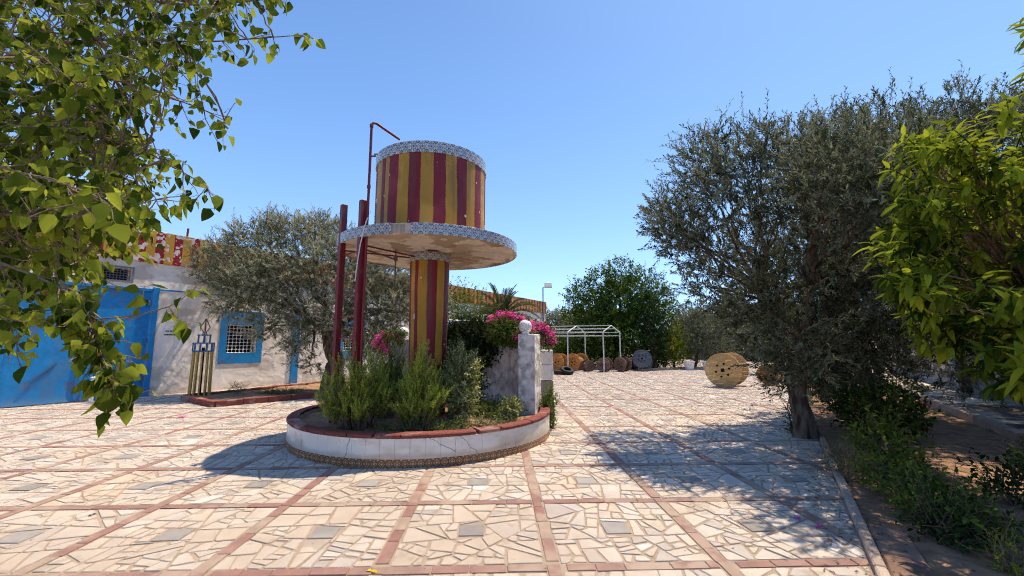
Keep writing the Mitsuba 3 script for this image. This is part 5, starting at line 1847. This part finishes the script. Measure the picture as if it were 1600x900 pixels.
far_tree('leafy_tree', 'big leafy tree behind the frame shelter at the far end', 'tree', at(965, 577, 26.5) * [1, 1, 0],
         blobs([(925, 480, 26, 1.2), (905, 460, 26, 0.8), (940, 445, 26, 1.0), (970, 430, 26.5, 1.0), (975, 470, 26, 1.5), (1005, 455, 26, 1.3), (1015, 490, 25.5, 1.3), (930, 515, 26, 1.3), (965, 530, 25.5, 1.5), (1000, 530, 25.5, 1.5), (1020, 545, 25.2, 1.0), (960, 490, 26, 1.5), (1030, 470, 26, 0.9), (945, 550, 25.8, 1.1), (900, 500, 26.5, 0.8)]),
         250, 'm_greenleaf', SIMPLE, 0.18, 1.0, 401, tone=(0.0, 0.95), trunk_r=0.3)
far_tree('creeper_column', 'dark creeper covered trunk right of the big leafy tree', 'tree', at(1022, 576, 24.0) * [1, 1, 0],
         blobs([(1020, 510, 24, 0.65), (1022, 530, 24, 0.62), (1024, 550, 24, 0.6), (1018, 490, 24, 0.6), (1026, 565, 24, 0.5)]), 420, 'm_darkleaf', SIMPLE, 0.12, 1.1, 402, trunk_r=0.25, spray=0.3)
far_tree('yellow_green_bush', 'light green bush right of the creeper column', 'bush', at(1053, 572, 24.5) * [1, 1, 0],
         blobs([(1050, 545, 24.5, 0.7), (1058, 530, 24.8, 0.6), (1045, 560, 24.3, 0.55), (1062, 555, 24.5, 0.5), (1050, 515, 25, 0.5)]), 420, 'm_citrus', SIMPLE, 0.12, 0.9, 403, tone=(0.25, 0.9), trunk_r=0.08, spray=0.35)
far_tree('grey_green_tree', 'soft grey green tree above the white pots', 'tree', at(1085, 570, 25.5) * [1, 1, 0],
         blobs([(1080, 525, 25, 1.0), (1075, 500, 25.5, 0.9), (1095, 510, 25.5, 1.0), (1090, 540, 25, 0.8), (1115, 520, 26, 1.2), (1110, 545, 25.5, 0.8)]), 420, 'm_olive', RHOMB, 0.13, 0.3, 404, trunk_r=0.12, nleaf=9)
far_tree('far_bush', 'distant bush behind the orange reels', 'bush', at(870, 572, 27) * [1, 1, 0],
         blobs([(865, 540, 27, 0.9), (885, 545, 27, 0.9), (905, 550, 27, 0.9), (875, 555, 26.5, 0.7), (900, 560, 26.5, 0.6), (925, 555, 26.5, 0.8)]), 260, 'm_greenleaf', SIMPLE, 0.15, 1.0, 405, tone=(0.1, 0.8), trunk_r=0.1)
for k, (px, py, Yd, r, lb) in enumerate(((872, 520, 42, 2.6, 'distant olive right beside the end of the long building'), (905, 522, 44, 2.8, 'distant grey tree left of the big leafy tree'), (940, 520, 46, 3.0, 'distant tree behind the big leafy tree'),
                                         (1075, 525, 40, 2.8, 'distant tree behind the grey green tree'), (1140, 520, 38, 3.0, 'distant tree behind the olive crown'), (1220, 525, 34, 2.8, 'distant tree behind the yellow reel'), (1320, 525, 30, 2.6, 'distant tree behind the big olive trunk'))):
    c = at(px, py, Yd)
    far_tree('distant_tree', lb, 'tree', [c[0], c[1], -0.05], [(c + np.array(o) * r * 0.5, r * 0.62) for o in ((0, 0, 0), (-1, 0, -0.5), (1, 0, -0.5), (0, 0, 0.5), (0.6, -0.4, 0.2), (-0.6, 0.3, 0.3), (0, -0.6, -0.9))], 60, 'm_olivepale', RHOMB, 0.30, 0.35, 410 + k, nleaf=8, spray=0.8, trunk_r=0.25, tone=(0, 0.6))
far_tree('leafy_tree', 'green tree behind the curved wall left of the palm', 'tree', at(725, 560, 16.0) * [1, 1, 0],
         blobs([(715, 480, 16, 0.75), (735, 500, 16, 0.6), (700, 500, 16, 0.7), (720, 530, 16, 0.7), (690, 470, 16, 0.6), (745, 480, 16.3, 0.5)]), 420, 'm_greenleaf', SIMPLE, 0.10, 0.9, 421, tone=(0.1, 0.8), trunk_r=0.12)
for k, (c, lb) in enumerate((((12.2, 8.9, 0), 'dense dark tree behind the boundary wall at the right edge'), ((14.6, 12.8, 0), 'dense dark tree behind the boundary wall beyond the blue shutters'))):
    c = np.array(c)
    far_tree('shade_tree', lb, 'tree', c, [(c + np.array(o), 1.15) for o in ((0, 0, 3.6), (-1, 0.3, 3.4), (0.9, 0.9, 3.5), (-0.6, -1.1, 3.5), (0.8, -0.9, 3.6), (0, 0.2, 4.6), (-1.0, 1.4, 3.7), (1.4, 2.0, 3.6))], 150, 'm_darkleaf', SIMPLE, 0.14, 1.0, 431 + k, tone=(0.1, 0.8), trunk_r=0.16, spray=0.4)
for k, px in enumerate((1077, 1106)):
    c = at(px, 573, 23.4) * [1, 1, 0]
    p_ = thing('plant_pot', ('white pot left of its twin under the grey green tree', 'right white pot under the grey green tree')[k], 'pot')
    part(p_, 'pot', MB().lathe(c[:2], [(0.2, 0.0), (0.29, 0.42), (0.32, 0.42), (0.32, 0.48), (0.26, 0.48), (0.24, 0.4)], 24), 'm_white', smooth=35)
    part(p_, 'soil', MB().lathe(c[:2], [(0.005, 0.41), (0.26, 0.41)], 24), 'm_soil')
# raised kerb in front of the far trees
rng = np.random.default_rng(12)
fk = thing('far_kerb', 'low stone kerb in front of the far trees', 'kerb')
kerb_run(fk, [at(1000, 579, 22.6) * [1, 1, 0], at(1085, 571, 24.6) * [1, 1, 0]], 0.3, 0.12, 'm_kerb', rng, 0.6)
